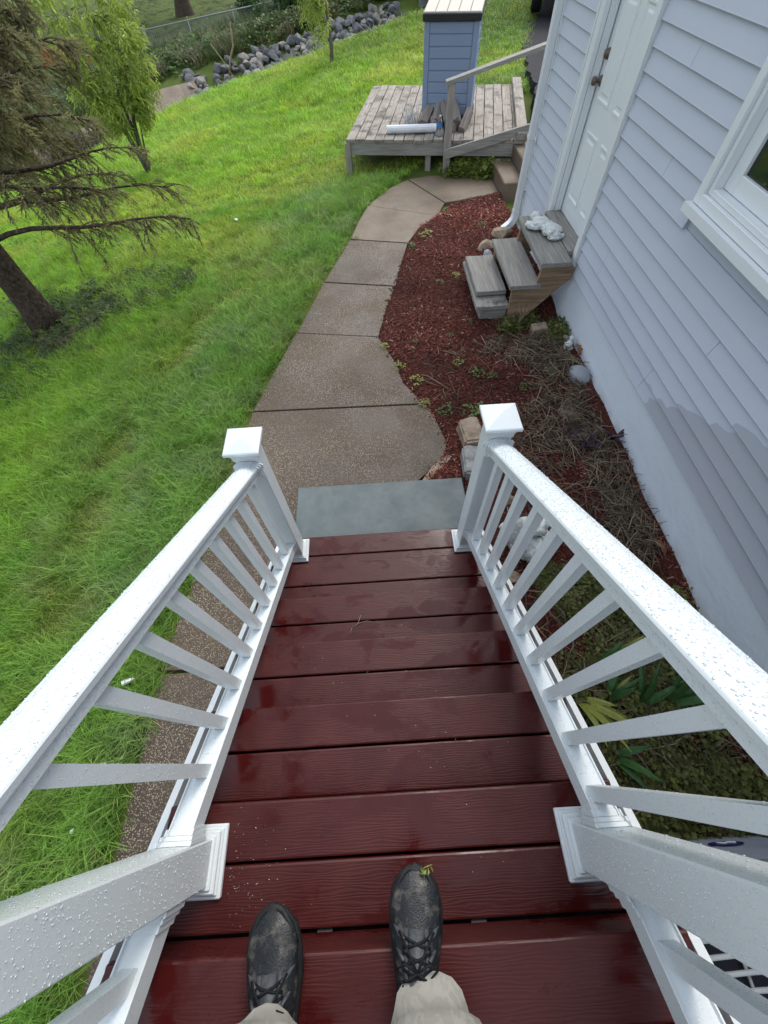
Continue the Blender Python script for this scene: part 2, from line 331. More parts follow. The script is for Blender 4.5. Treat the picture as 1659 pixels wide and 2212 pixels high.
# ---------------------------------------------------------------- concrete path of separate slabs
path = empty('path', (0, 0, 0), label='curving exposed aggregate concrete path beside the lawn', kind='structure')
SLABS = [
 [(-1.52, -4), (-.45, -4), (-.45, .545), (-1.44, .545)],
 [(-1.44, .56), (-.45, .56), (-.45, 1.6), (.28, 1.88), (.50, 2.08), (.56, 2.24), (.49, 2.55), (.45, 2.715), (-1.13, 2.755)],
 [(-1.13, 2.765), (.45, 2.725), (.37, 2.80), (.25, 3.01), (.21, 3.28), (.05, 3.725), (-.81, 3.88)],
 [(-.80, 3.89), (.05, 3.735), (.16, 4.2), (.28, 4.64), (-.54, 4.82)],
 [(-.535, 4.83), (.29, 4.65), (.41, 5.2), (.51, 5.6), (-.22, 5.79)],
 [(-.215, 5.80), (.515, 5.61), (.70, 6.0), (.99, 6.29), (.04, 6.73), (-.11, 6.25)],
 [(.05, 6.74), (1.0, 6.30), (1.05, 6.50), (1.12, 6.67), (.67, 7.53), (.42, 7.33), (.22, 7.05)],
 [(.685, 7.54), (1.13, 6.68), (1.31, 6.71), (1.60, 6.80), (1.93, 6.84), (1.93, 7.46), (1.60, 7.53), (1.30, 7.60), (1.0, 7.62)]]
for i, P in enumerate(SLABS):
    cx = sum(p[0] for p in P) / len(P); cy = sum(p[1] for p in P) / len(P); top = .012 + (i % 3) * .003
    def ins(k): return [(x + (cx - x) / max(.2, math.hypot(cx - x, cy - y)) * k, y + (cy - y) / max(.2, math.hypot(cx - x, cy - y)) * k) for x, y in P]
    mb = MB(); mb.loft([[(x, y, -.12) for x, y in ins(.002)], [(x, y, top - .005) for x, y in ins(.002)], [(x, y, top) for x, y in ins(.007)]])
    mb.build('slab', MAT['aggregate'] if i < 5 else MAT['concrete'], path)
mb = MB(); mb.box(-.66, .615, 1.05, 1.858, -.06, .052, .006)
mb.build('stone_pad', MAT['bluestone'], label='smooth blue grey stone pad at the foot of the red stairs', cat='stone slab')
# ---------------------------------------------------------------- mulch bed
EDGE = [(-1.3, .585), (1.862, .60), (1.875, .30), (2.12, .50), (2.3, .555), (2.57, .47), (2.75, .38), (3.01, .24), (3.28, .21), (3.69, .05), (4.2, .15), (4.84, .31), (5.25, .44), (5.63, .55), (6.04, .72), (6.34, .98), (6.65, 1.25), (6.80, 1.7), (6.84, 1.93)]
def xr(y):
    return float(np.interp(y, [e[0] for e in EDGE], [e[1] for e in EDGE]))
def bed_za(x, y):
    t = np.clip((x - np.interp(y, [e[0] for e in EDGE], [e[1] for e in EDGE])) / .25, 0, 1); return .012 + t * (.028 + .022 * vnoise(x, y, 1.1, 5) + .02 * np.maximum(0, x - 1.2))
def bed_z(x, y): return float(bed_za(x, y))
mb = MB(); ys = np.arange(-1.3, 6.84, .06); N = 34
for y in ys:
    x0 = xr(y) - .02
    xe = 1.95 if y < 5.85 else 1.93
    for i in range(N):
        x = x0 + (xe - x0) * i / (N - 1); jx = x + (0.015 * math.sin(y * 23 + math.sin(y * 61) * 2) if i == 0 else 0)
        mb.v.append((jx, y, bed_z(x, y) if i else -.01))
mb.f = [(j * N + i, j * N + i + 1, (j + 1) * N + i + 1, (j + 1) * N + i) for j in range(len(ys) - 1) for i in range(N - 1)]; mb.sm = [True] * len(mb.f)
mb.build('mulch_bed', MAT['mulch'], label='red brown mulch bed between path and house', kind='structure')
# ---------------------------------------------------------------- driveway
mb = MB(); L = [(2.62, 7.62), (2.75, 8.4), (3.02, 9.8), (3.22, 11.2), (3.5, 12.66), (3.95, 14.4), (4.55, 16), (6.2, 21), (9.1, 29), (16, 46)]
P = []
for i in range(len(L) * 12 - 11):
    t = i / 12; k = min(int(t), len(L) - 2); f = t - k; x = L[k][0] * (1 - f) + L[k + 1][0] * f; y = L[k][1] * (1 - f) + L[k + 1][1] * f
    P.append((x + .05 * math.sin(y * 7) * math.sin(y * 3.1) + .02 * math.sin(y * 19), y))
for j in range(9):
    for x, y in P:
        X = x + j * .62; mb.v.append((X, y, .495 + .02 * sst(0, .4, j * .62) if y < 17 else tz(X, y) + .03))
n = len(P); mb.f = [(j * n + i, (j + 1) * n + i, (j + 1) * n + i + 1, j * n + i + 1) for j in range(8) for i in range(n - 1)]
o = len(mb.v)
for x, y in P: mb.v.append((x, y, .2 if y < 17 else tz(x, y) - .1))
mb.f += [(o + i, i, i + 1, o + i + 1) for i in range(n - 1)]; mb.sm = [False] * len(mb.f)
mb.build('driveway', MAT['asphalt'], label='black asphalt driveway beyond the house corner', kind='structure')

# ================================================================ HOUSE
HX = 1.93                                                     # wall plane facing the bed
house = empty('house', (HX, 2, 0), label='pale blue grey house with lap siding and a white door', cat='house')
def hb(mb, name, mat, parent=house, **kw):
    o = mb.build(name, MAT[mat], parent, **kw)
    if parent is not None:
        p = parent; off = Vector((0, 0, 0))
        while p: off += p.location; p = p.parent
        o.data.transform(Matrix.Translation(-off))
    return o
# foundation with a slightly wavy face
mb = MB(); YS = list(np.arange(-4, 5.81, .2)); ZS = [-.3, 0, .1, .2, .3, .4, .47]
for y in YS:
    for z in ZS: mb.v.append((HX + .004 + .006 * math.sin(y * 3.1 + z * 5) * math.sin(y * 7 + z * 9) - (.02 if z < .05 else 0), y, z))
k = len(ZS); mb.f = [(i * k + j, i * k + j + 1, (i + 1) * k + j + 1, (i + 1) * k + j) for i in range(len(YS) - 1) for j in range(k - 1)]; mb.sm = [True] * len(mb.f)
mb.add([(HX, 5.8, -.3), (7, 5.8, -.3), (7, 5.8, .47), (HX, 5.8, .47)], [(0, 1, 2, 3)]); hb(mb, 'foundation_wall', 'foundation')
mb = MB(); mb.box(HX + .13, 7, -4, 5.78, .46, 3.5); hb(mb, 'wall_core', 'siding')
mb = MB(); mb.box(HX + .012, HX + .13, -4, 1.70, .46, 3.5); mb.box(HX + .012, HX + .13, 2.62, 3.90, .46, 3.5); mb.box(HX + .012, HX + .13, 4.78, 5.78, .46, 3.5)
mb.box(HX + .012, HX + .13, 1.70, 2.62, .46, 1.49); mb.box(HX + .012, HX + .13, 1.70, 2.62, 2.75, 3.5); mb.box(HX + .012, HX + .13, 3.90, 4.78, .46, .60); mb.box(HX + .012, HX + .13, 3.90, 4.78, 2.66, 3.5); hb(mb, 'wall_sheathing', 'siding')
# lap siding: each board a wedge, butted at seams
CH = .1105; Z0 = .465
sid_cache = {}
def siding_board(y0, y1, z, zt=None):
    key = (round(y1 - y0, 3), zt is None)
    h = CH if zt is None else zt - z
    if key in sid_cache and zt is None: me = sid_cache[key]
    else:
        L = y1 - y0; prof = [(.012, 0), (-.017, 0), (-.0195, .004), (-.018, .009), (.001, h + .004), (.012, h + .004)]
        mb = MB(); mb.loft([[(x, y, zz) for x, zz in prof] for y in (0, L)]); me = mb.mesh('siding_board', MAT['siding'])
        if zt is None: sid_cache[key] = me
    inst('siding_board', me, house, (0, y0 - 2, z))
seams = {0: [2.254], 1: [2.232, 3.2], 2: [3.40], 3: [3.38], 5: [1.9], 9: [3.1], 12: [2.0], 13: [3.3], 6: [.4], 7: [.42]}
for c in range(27):
    z = Z0 + c * CH; spans = [(-4, 5.72)]
    def cut(sp, a, b):
        out = []
        for s0, s1 in sp:
            if b <= s0 or a >= s1: out.append((s0, s1)); continue
            if a - s0 > .02: out.append((s0, a))
            if s1 - b > .02: out.append((b, s1))
        return out
    if z < 2.74: spans = cut(spans, 3.835, 4.865)
    if z + CH > 1.45 and z < 2.85: spans = cut(spans, 1.62, 2.662)
    for s in seams.get(c, []): spans = cut(spans, s, s + .003)
    for s0, s1 in spans: siding_board(s0, s1, z)
for c in range(27):                                            # gable end siding past the corner
    pass
mb = MB(); mb.box(HX + .02, 7, 5.782, 5.80, .465, 3.5); hb(mb, 'end_wall', 'siding')
mb = MB(); mb.box(HX - .022, HX + .06, 5.72, 5.765, .44, 3.5, .004); mb.box(HX - .004, HX + .06, 5.767, 5.815, .44, 3.5, .004); hb(mb, 'corner_trim', 'trim')
mb = MB()                                                       # eave and roof, above the picture
mb.prism([(HX - .16, -4.3), (7.3, -4.3), (7.3, 5.95), (HX - .16, 5.95)], 3.50, 3.62)
mb.add([(HX - .16, -4.3, 3.625), (7.3, -4.3, 3.625), (4.5, -4.3, 5.2), (HX - .16, 5.95, 3.625), (7.3, 5.95, 3.625), (4.5, 5.95, 5.2)], [(0, 1, 2), (3, 5, 4), (0, 2, 5, 3), (1, 4, 5, 2), (0, 3, 4, 1)]); hb(mb, 'roof', 'black')
# door: casing, recessed jamb, panelled leaf
door = empty('door', (0, 0, 0), 0); door.parent = house; door['label'] = 'white six panel door with bronze knob'
def cas(mb, y0, y1, z0, z1, inner):
    mb.box(HX - .034, HX + .01, y0, y1, z0, z1, .004)
    if inner: mb.box(HX - .042, HX - .034, *( (y0, y0 + .022) if inner < 0 else (y1 - .022, y1)), z0, z1, .002)
mb = MB(); cas(mb, 3.842, 3.93, .44, 2.69, -1); cas(mb, 4.752, 4.858, .56, 2.69, 1); cas(mb, 3.842, 4.858, 2.692, 2.78, 0); hb(mb, 'casing', 'trim', door)
mb = MB(); mb.box(HX + .012, HX + .128, 4.748, 4.778, .6, 2.66); mb.box(HX + .012, HX + .128, 3.902, 3.932, .6, 2.66); mb.box(HX + .012, HX + .128, 3.932, 4.748, 2.63, 2.66)
mb.box(HX + .05, HX + .062, 4.728, 4.748, .64, 2.63); hb(mb, 'jamb', 'trim', door)
mb = MB(); mb.box(HX - .08, HX + .128, 3.932, 4.748, .585, .632, .005); hb(mb, 'door_sill', 'greywood_y', door)
leaf = MB(); lx = HX + .075; leaf.box(lx, lx + .04, 3.936, 4.744, .636, 2.628, .002)
lo = hb(leaf, 'door_leaf', 'trim', door)
for (a, b) in ((.78, 1.28), (1.47, 2.05), (2.17, 2.48)):
    for (p, q) in ((4.03, 4.29), (4.39, 4.65)):
        mb = MB(); t = .02
        mb.loft([[(lx - d, p + i, a + i), (lx - d, q - i, a + i), (lx - d, q - i, b - i), (lx - d, p + i, b - i)] for i, d in ((0, -.001), (.004, .009), (.016, .009), (.028, .001), (.046, .001), (.06, .007))], True)
        o = hb(mb, 'door_panel', 'trim', door)
def knob(z, deep, r):
    mb = MB(); T = Matrix.Translation((lx, 4.678, z)) @ Matrix.Rotation(-math.pi / 2, 4, 'Y')
    if deep: mb.lathe([(.034, 0), (.033, .008), (.013, .014), (.012, .035), (.026, .046), (.030, .058), (.025, .072), (.008, .078)], 18, M=T)
    else: mb.lathe([(.034, 0), (.032, .014), (.024, .022), (.022, .034), (.006, .036)], 18, M=T)
    return hb(mb, r, 'bronze', door)
knob(1.575, True, 'door_knob'); knob(1.725, False, 'deadbolt')
# window
win = empty('window', (0, 0, 0)); win.parent = house
def frame(mb, x0, x1, y0, y1, z0, z1, w, b=.003):
    mb.box(x0, x1, y0, y0 + w, z0, z1, b); mb.box(x0, x1, y1 - w, y1, z0, z1, b); mb.box(x0, x1, y0 + w, y1 - w, z0, z0 + w, b); mb.box(x0, x1, y0 + w, y1 - w, z1 - w, z1, b)
mb = MB(); frame(mb, HX - .05, HX + .02, 1.625, 2.655, 1.50, 2.84, .055); hb(mb, 'casing', 'trim', win)
mb = MB(); frame(mb, HX - .028, HX + .10, 1.682, 2.598, 1.556, 2.784, .03); hb(mb, 'window_frame', 'trim', win)
mb = MB(); frame(mb, HX + .025, HX + .07, 1.714, 2.566, 1.588, 2.752, .085); mb.box(HX + .03, HX + .065, 1.80, 2.48, 2.14, 2.20); hb(mb, 'sash', 'trim', win)
mb = MB(); mb.box(HX + .045, HX + .052, 1.80, 2.48, 1.674, 2.14); mb.box(HX + .045, HX + .052, 1.80, 2.48, 2.20, 2.666); hb(mb, 'pane', 'glass', win)
mb = MB(); mb.prism([(HX - .085, 1.60), (HX + .03, 1.60), (HX + .03, 2.67), (HX - .085, 2.67)], 1.452, 1.497); mb.box(HX - .03, HX + .03, 1.683, 2.597, 1.499, 1.553, .004); hb(mb, 'window_sill', 'trim', win)
# downspout at the corner with bracket and elbow
ds = empty('downspout', (0, 0, 0)); ds.parent = house
def rectube(mb, pts, w, d, ribs=True):
    rings = []
    for i, p in enumerate(pts):
        p = Vector(p); t = (Vector(pts[min(i + 1, len(pts) - 1)]) - Vector(pts[max(0, i - 1)])).normalized(); yv = Vector((0, 1, 0)); n = yv.cross(t).normalized()
        prof = [(-w, -d), (-w * .55, -d), (-w * .45, -d * .8), (-w * .1, -d * .8), (0, -d), (w * .1, -d * .8), (w * .45, -d * .8), (w * .55, -d), (w, -d), (w, d), (0, d), (-w, d)]
        rings.append([p + yv * a + n * b for a, b in prof])
    mb.loft(rings, True)
DX, DY = HX - .055, 5.775
mb = MB(); rectube(mb, [(DX, DY, .20), (DX, DY, 3.45)], .038, .030); hb(mb, 'pipe', 'trim', ds)
mb = MB(); rectube(mb, [(DX, DY, .24), (DX, DY, .17), (DX - .02, DY - .01, .125), (DX - .06, DY - .03, .09), (DX - .16, DY - .09, .055)], .042, .034); hb(mb, 'elbow', 'trim', ds)
for z in (.93, 2.4):
    mb = MB(); mb.box(DX - .036, DX - .032, DY - .042, DY + .042, z - .016, z + .016); mb.box(DX - .036, HX - .02, DY - .046, DY - .042, z - .016, z + .016); mb.box(HX - .028, HX - .024, DY - .11, DY - .046, z - .016, z + .016); hb(mb, 'bracket', 'trim', ds)

# ================================================================ RED STAIRS
RISE, RUN, ZL, YL = .181, .280, 1.293, -.353
stairs = empty('stairs', (0, 0, 0), label='wet maroon composite stairs leading down to the path', cat='stairs')
SX0, SX1 = -.700, .624
bme = {}
def board(parent, y0, y1, z, th=.025):
    key = round(y1 - y0, 3)
    if key not in bme:
        w = y1 - y0; r = .006; prof = [(0, -th), (w, -th), (w, -r), (w - r * .3, -r * .3), (w - r, 0), (r, 0), (r * .3, -r * .3), (0, -r)]
        mb = MB(); mb.loft([[(x, a, b) for a, b in prof] for x in (0, SX1 - SX0)]); bme[key] = mb.mesh('tread_board', MAT['composite'])
    return inst('tread_board', bme[key], parent, (SX0, y0, z))
mbr = MB(); mbr.box(0, SX1 - SX0, 0, .014, -RISE + .002, -.0255); rme = mbr.mesh('riser', MAT['composite'])
for k in range(1, 11):
    z = ZL - (7 - k) * RISE; y = YL + (7 - k) * RUN
    board(stairs, y - .140, y, z); board(stairs, y - .2865, y - .1465, z)
    inst('riser', rme, stairs, (SX0, y - .012 - .014, z))
for i in range(8):
    board(stairs, YL - 4 * RUN - .14 - i * .1465, YL - 4 * RUN - i * .1465, ZL + 4 * RISE)
inst('riser', rme, stairs, (SX0, YL - 4 * RUN - .026, ZL + 4 * RISE))
sl = RISE / RUN
mb = MB(); mb.loft([[(x, 1.28, .03), (x, -1.45, ZL + (YL + 1.45) * sl - .05 - .24), (x, -1.45, ZL + (YL + 1.45) * sl - .03 - .26), (x, 1.30, .01)] for x in (SX0 + .003, SX1 - .003)]); mb.build('gap_light_block', MAT['black'], stairs)  # added dark sheet under the treads, blocks light so board gaps stay dark
for x in (-.25, .16):
    mb = MB(); mb.loft([[(xx, 1.25, .06), (xx, -1.45, ZL + (YL + 1.45) * sl - .20), (xx, -1.45, ZL + (YL + 1.45) * sl - .28), (xx, 1.0, .06)] for xx in (x, x + .04)]); mb.build('carriage', MAT['black'], stairs)
for x in (SX0 - .024, SX1 + .002):
    mb = MB(); zt = lambda y: ZL + (YL - y) * sl - .012
    poly = [(1.335, .03), (1.335, zt(1.335)), (-1.47, zt(-1.47)), (-1.47, zt(-1.47) - .30), (.72, .03)]
    mb.loft([[(xx, y, z) for y, z in poly] for xx in (x, x + .022)]); mb.build('stringer', MAT['trim'], stairs)
# ---------------------------------------------------------------- railings
def railing(cx, side, dz, nbal, label, step, upy):
    r = empty('stair_railing', (cx, 1.225, .207), label=label, cat='railing')
    T = Matrix.Translation((-cx, -1.225, -.207))
    def put(mb, name, par=r):
        o = mb.build(name, MAT['vinyl'], par); o.data.transform(T); return o
    slope = .647
    def post(py, zb, zt, full=True):
        mb = MB(); h = .0525; mb.box(cx - h, cx + h, py - h, py + h, zb, zt, .004); p = put(mb, 'post')
        mb = MB(); s = .0825
        for hh, z0, z1 in ((s, 0, .016), (s - .008, .016, .024), (s - .013, .024, .036), (s - .022, .036, .044)): mb.box(cx - hh, cx + hh, py - hh, py + hh, zb + z0 + .001, zb + z1 + .001, .003)
        put(mb, 'base_trim', p)
        mb = MB(); zc = zt
        def sq(hh, z): return [(cx - hh, py - hh, z), (cx + hh, py - hh, z), (cx + hh, py + hh, z), (cx - hh, py + hh, z)]
        mb.loft([sq(.056, zc - .055), sq(.057, zc - .035), sq(.060, zc - .022), sq(.0665, zc - .012), sq(.0665, zc - .004), sq(.077, zc), sq(.0775, zc + .014), sq(.073, zc + .018), sq(.002, zc + .040)])
        put(mb, 'cap', p)
    post(1.225, .207, 1.275 + dz); post(upy, 1.112, 2.235 + dz); post(-1.50, ZL + 4 * RISE, 3.05 + dz)
    zt = lambda y: 1.171 + dz + slope * (1.186 - y)            # top rail upper edge
    zb = lambda y: .478 + dz * .55 + .646 * (1.073 - y)         # bottom rail upper face
    top = [(-.045, -.022), (-.047, -.004), (-.045, 0), (-.043, .003), (-.014, .018), (.014, .018), (.043, .003), (.045, 0), (.047, -.004), (.045, -.022), (.034, -.024), (.034, -.068), (-.034, -.068), (-.034, -.024)]
    bot = [(-.031, -.066), (.031, -.066), (.033, -.06), (.033, .008), (.0295, .008), (.027, 0), (-.027, 0), (-.0295, .008), (-.033, .008), (-.033, -.06)]
    # inner lip sits towards the stairs
    for (y0, y1) in ((1.172, upy + .053), (upy - .053, -1.446)):
        mb = MB(); mb.loft([[(cx + u, y, zt(y) + v) for u, v in top] for y in (y0, y1)]); put(mb, 'top_rail')
        mb = MB(); mb.loft([[(cx + u, y, zb(y) + v) for u, v in bot] for y in (y0, y1)]); put(mb, 'bottom_rail')
        for prof, zf, zc, g in ((top, zt, -.03, 1), (bot, zb, -.03, 1)):
            for ya, sg in ((y0, -1), (y1, 1)):
                mb = MB()
                for (a, b, k) in ((0, .010, 1.42), (.010, .020, 1.28), (.020, .034, 1.14)):
                    mb.loft([[(cx + u * k, y, zf(y) + zc + (v - zc) * (k * .97)) for u, v in prof] for y in (ya + sg * (a + .0006), ya + sg * b)])
                put(mb, 'bracket')
    w = .0175
    ys = [1.0905 - step * i for i in range(nbal)] + [-.352 - .1343 * i for i in range(8)]
    for yb in ys:
        mb = MB(); mb.loft([[(cx - w, yb - w, z0(yb - w)), (cx + w, yb - w, z0(yb - w)), (cx + w, yb + w, z0(yb + w)), (cx - w, yb + w, z0(yb + w))] for z0 in (lambda y: zb(y) + .0008, lambda y: zt(y) - .067)])
        put(mb, 'baluster')
    return r
railing(-.597, 1, 0.0, 9, 'white vinyl stair railing on the lawn side, wet with rain', .1346, -.203)
railing(.518, -1, .045, 10, 'white vinyl stair railing on the house side, wet with rain', .1316, -.215)
# ================================================================ WOODEN DOOR STEPS
ws = empty('wooden_steps', (1.45, 4.24, 0), label='weathered grey wooden steps under the white door', cat='steps')
def wb(mb, name, mat, parent=ws, **kw):
    o = mb.build(name, MAT[mat], parent, **kw); off = Vector((0, 0, 0)); p = parent
    while p: off += p.location; p = p.parent
    o.data.transform(Matrix.Translation(-off)); return o
for (x0, x1, y0, y1, z, th) in ((1.56, 1.845, 3.765, 4.69, .62, .042), (1.33, 1.62, 3.785, 4.70, .42, .040), (1.07, 1.372, 4.00, 4.70, .262, .042), (1.048, 1.372, 3.825, 4.70, .205, .036)):
    mb = MB(); n = 7; rings = []
    for i in range(n):                                       # boards cup and their ends are ragged
        y = y0 + (y1 - y0) * i / (n - 1); e = random.uniform(-.004, .004)
        pr = [(x0, -th), (x1, -th), (x1, -.006), (x1 - .006, 0.001), (x1 - (x1 - x0) * .3, -.002), ((x0 + x1) / 2, -.003), (x0 + (x1 - x0) * .3, -.002), (x0 + .006, .001), (x0, -.006)]
        rings.append([(x, y + e + random.uniform(-.003, .003) * (i in (0, n - 1)), z + dz) for x, dz in pr])
    mb.loft(rings); wb(mb, 'tread', 'greywood_y')
for y in (3.80, 4.62):
    mb = MB(); poly = [(1.41, .0), (1.37, .12), (1.36, .378), (1.59, .378), (1.58, .40), (1.60, .575), (1.868, .575), (1.90, .54), (1.895, .44), (1.84, .40), (1.52, .05)]
    mb.loft([[(x, yy, z) for x, z in poly] for yy in (y, y + .038)]); wb(mb, 'stringer', 'stringer')
mb = MB(); mb.box(1.10, 1.136, 3.86, 4.66, -.02, .168, .003); wb(mb, 'riser', 'greywood_y')
mb = MB(); mb.box(1.137, 1.37, 3.862, 3.898, -.02, .168, .003); wb(mb, 'side_board', 'greywood_x')

# lumpy meshes -----------------------------------------------------------
def lump(seed, sub=3, amp=.22, freq=1.6, facet=0.0, amp2=.06):
    bm = bmesh.new(); bmesh.ops.create_icosphere(bm, subdivisions=sub, radius=1.0); rs = random.Random(seed); off = Vector((rs.uniform(-50, 50),) * 3) + Vector((0, rs.uniform(-9, 9), 0))
    planes = [(Vector((rs.uniform(-1, 1), rs.uniform(-1, 1), rs.uniform(-1, 1))).normalized(), rs.uniform(.50, .80)) for _ in range(int(facet))]
    for v in bm.verts:
        p = v.co.copy()
        for n_, d_ in planes:
            k = p.dot(n_) - d_
            if k > 0: p -= n_ * k
        r = 1 + amp * mnoise.noise(v.co * freq + off) + amp2 * mnoise.noise(v.co * freq * 3.3 + off); v.co = p * r
    mb = MB(); mb.v = [tuple(v.co) for v in bm.verts]; bm.verts.index_update(); mb.f = [tuple(v.index for v in f.verts) for f in bm.faces]; mb.sm = [facet == 0] * len(mb.f); bm.free(); return mb
def rock(name, loc, scl, rz, mat, seed, facet=9, **kw):
    mb = lump(seed, 2, .12, 1.3, facet, .05); o = mb.build(name, MAT[mat], None, **kw); o.location = loc; o.scale = scl; o.rotation_euler = (random.uniform(-.15, .15), random.uniform(-.15, .15), rz); return o
def block(name, loc, half, rz, mat, seed, **kw):
    bm = bmesh.new(); bmesh.ops.create_cube(bm, size=2); bmesh.ops.bevel(bm, geom=bm.edges[:], offset=.16, segments=2, affect='EDGES'); bmesh.ops.subdivide_edges(bm, edges=bm.edges[:], cuts=2, use_grid_fill=True)
    for v in bm.verts: v.co *= 1 + .10 * mnoise.noise(v.co * 1.4 + Vector((seed, 0, 0))) + .03 * mnoise.noise(v.co * 6 + Vector((seed, 0, 0)))
    mb = MB(); bm.verts.index_update(); mb.v = [(v.co.x * half[0], v.co.y * half[1], (v.co.z + 1) * .5 * half[2]) for v in bm.verts]; mb.f = [tuple(v.index for v in f.verts) for f in bm.faces]; mb.sm = [False] * len(mb.f); bm.free()
    o = mb.build(name, MAT[mat], None, **kw); o.location = loc; o.rotation_euler = (.04, -.03, rz); return o
# figures: lathed / lumped plaster pieces
def figurine(loc, rz, label, kind):
    f = empty('figurine', loc, rz, label=label, cat='figurine')
    def part(name, pos, scl, seed, rot=(0, 0, 0), amp=.2, fr=2.2):
        o = lump(seed, 3, amp, fr, 0, .1).build(name, MAT['plaster'], f); o.location = pos; o.scale = scl; o.rotation_euler = rot; return o
    if kind == 'lying':                                       # small figure lying along local y
        part('head', (.01, .215, .05), (.050, .055, .046), 1); part('torso', (0, .085, .045), (.078, .105, .046), 2, amp=.32, fr=3); part('wing', (-.075, .10, .032), (.058, .085, .03), 3, (0, 0, .5), .4, 3); part('wing', (.055, .06, .035), (.05, .10, .03), 4, (0, 0, -.3), .4, 3)
        part('gown', (.012, -.075, .045), (.088, .115, .046), 5, amp=.38, fr=3.2); part('base', (.02, -.165, .024), (.085, .045, .024), 6, amp=.3, fr=3.5)
        mb = MB()
        for k in range(9):
            x = -.07 + k * .018; mb.tube([(x + .012, .02, .075 - abs(x) * .2), (x * 1.1 + .012, -.06, .088 - abs(x) * .35), (x * 1.15 + .016, -.15, .06 - abs(x) * .3)], [.004, .008, .005], 5)
        mb.build('gown_fold', MAT['plaster'], f)
    elif kind == 'kneeling':
        part('base', (0, 0, .03), (.15, .12, .035), 11, amp=.2); part('leg', (-.04, -.09, .07), (.05, .115, .045), 12, (0, 0, .3)); part('leg', (.06, -.08, .07), (.045, .11, .045), 13, (0, 0, -.3))
        part('torso', (.01, .02, .16), (.078, .068, .11), 14); part('head', (-.03, .015, .30), (.056, .06, .062), 15); part('hair', (-.03, .035, .315), (.058, .054, .052), 16, amp=.4, fr=4)
        part('wing', (.095, .09, .19), (.05, .085, .105), 17, (0, .3, -.5), .45, 3.5); part('wing', (-.085, .10, .19), (.045, .08, .10), 18, (0, -.3, .5), .45, 3.5)
        part('arm', (-.085, -.04, .17), (.028, .075, .03), 19, (.5, 0, .2)); part('arm', (.085, -.04, .17), (.028, .075, .03), 20, (.5, 0, -.2))
        mb = MB(); mb.lathe([(.045, 0), (.05, .02), (.028, .035), (.024, .05), (.055, .075), (.062, .10), (.056, .10), (.03, .07)], 16, M=Matrix.Translation((-.03, -.24, 0)) @ Matrix.Rotation(.7, 4, 'X')); mb.build('cup', MAT['plaster'], f)
    else:
        part('body', (0, 0, .04), (.03, .036, .045), 31); part('head', (.008, .012, .098), (.022, .022, .024), 32); part('base', (0, 0, .008), (.045, .045, .012), 33); part('arm', (-.03, -.01, .05), (.014, .03, .012), 34, (0, .4, .4))
    return f
figurine((1.735, 4.33, .622), .28, 'white plaster angel lying on the top wooden step', 'lying')
figurine((.96, 1.26, .03), 2.3, 'white plaster cherub in the bed behind the balusters', 'kneeling')
figurine((1.855, 3.30, .06), 0, 'tiny white figurine against the house foundation', 'small')
# debris pile on lower board
mb = MB()
for i in range(90):
    a = random.uniform(0, 6.28); x, y = random.gauss(1.27, .045), random.gauss(3.90, .022); z = .206 + random.uniform(.001, .018); l = random.uniform(.008, .02)
    mb.add([(x - l * math.cos(a), y - l * math.sin(a), z), (x + .004 * math.sin(a), y - .004 * math.cos(a), z + .004), (x + l * math.cos(a), y + l * math.sin(a), z + .003), (x - .004 * math.sin(a), y + .004 * math.cos(a), z)], [(0, 1, 2, 3)])
mb.build('bark_debris', MAT['rockpale'], label='small heap of pale flakes on the lowest wooden step', cat='debris', kind='stuff')

# ---------------------------------------------------------------- stones of the bed
rock('stone', (1.46, 5.33, .06), (.16, .10, .075), .5, 'stonetan', 41, label='flat tan rock beside the wooden steps, nearest the path', cat='stone')
rock('stone', (1.68, 5.52, .08), (.15, .095, .09), .2, 'stonetan', 42, label='tan rock under the end of the downspout', cat='stone')
rock('stone', (1.44, 5.15, .04), (.10, .07, .05), 1.1, 'rivergrey', 43, label='small dark bluish stone between tan rock and wooden steps', cat='stone')
block('stone', (.75, 2.27, -.02), (.085, .13, .17), .1, 'stonetan', 44, label='square tan stone block beside the railing post cap', cat='stone')
block('stone', (.72, 1.965, -.02), (.085, .135, .17), -.06, 'stonegrey', 45, label='grey stone block behind the lower railing post', cat='stone')
rock('stone', (.90, 1.62, .04), (.10, .09, .07), .6, 'stonetan', 46, 8, label='orange tan rock seen between the first balusters', cat='stone')
rock('stone', (.80, 1.02, .05), (.075, .085, .06), .4, 'stonetan', 47, 8, label='tan stone below the cherub figurine', cat='stone')
o = lump(51, 3, .06, 1.2, 0, .03).build('stone', MAT['rivergrey'], None, label='smooth rounded grey river stone against the foundation', cat='stone'); o.location = (1.835, 2.90, .06); o.scale = (.095, .12, .085); o.rotation_euler = (0, .1, .3)
rock('stone', (1.62, 2.98, .035), (.085, .10, .045), .3, 'stonetan', 48, label='half buried tan stone in the dry stems by the river stone', cat='stone')
rock('stone', (1.60, 2.44, .04), (.10, .12, .06), .9, 'stonetan', 49, label='tan stone in the dry stems further from the river stone', cat='stone')
rock('stone', (1.87, 3.42, .07), (.045, .05, .06), 0, 'rockpale', 52, label='pale pebble standing against the foundation near the brick', cat='stone')
mb = MB(); mb.box(-.075, .075, -.05, .05, 0, .095, .008); o = mb.build('brick', MAT['stonetan'], None, label='tan paver block standing in the bed below the steps', cat='brick'); o.location = (1.655, 3.61, .015); o.rotation_euler = (.05, -.04, .06)
mb = MB(); mb.prism([(.30, 1.862), (.64, 1.862), (.66, 2.03), (.54, 2.12), (.40, 2.0)], -.02, .022); mb.build('flat_stone', MAT['stonetan'], None, label='small brown flat stone at the corner of the stone pad', cat='stone')
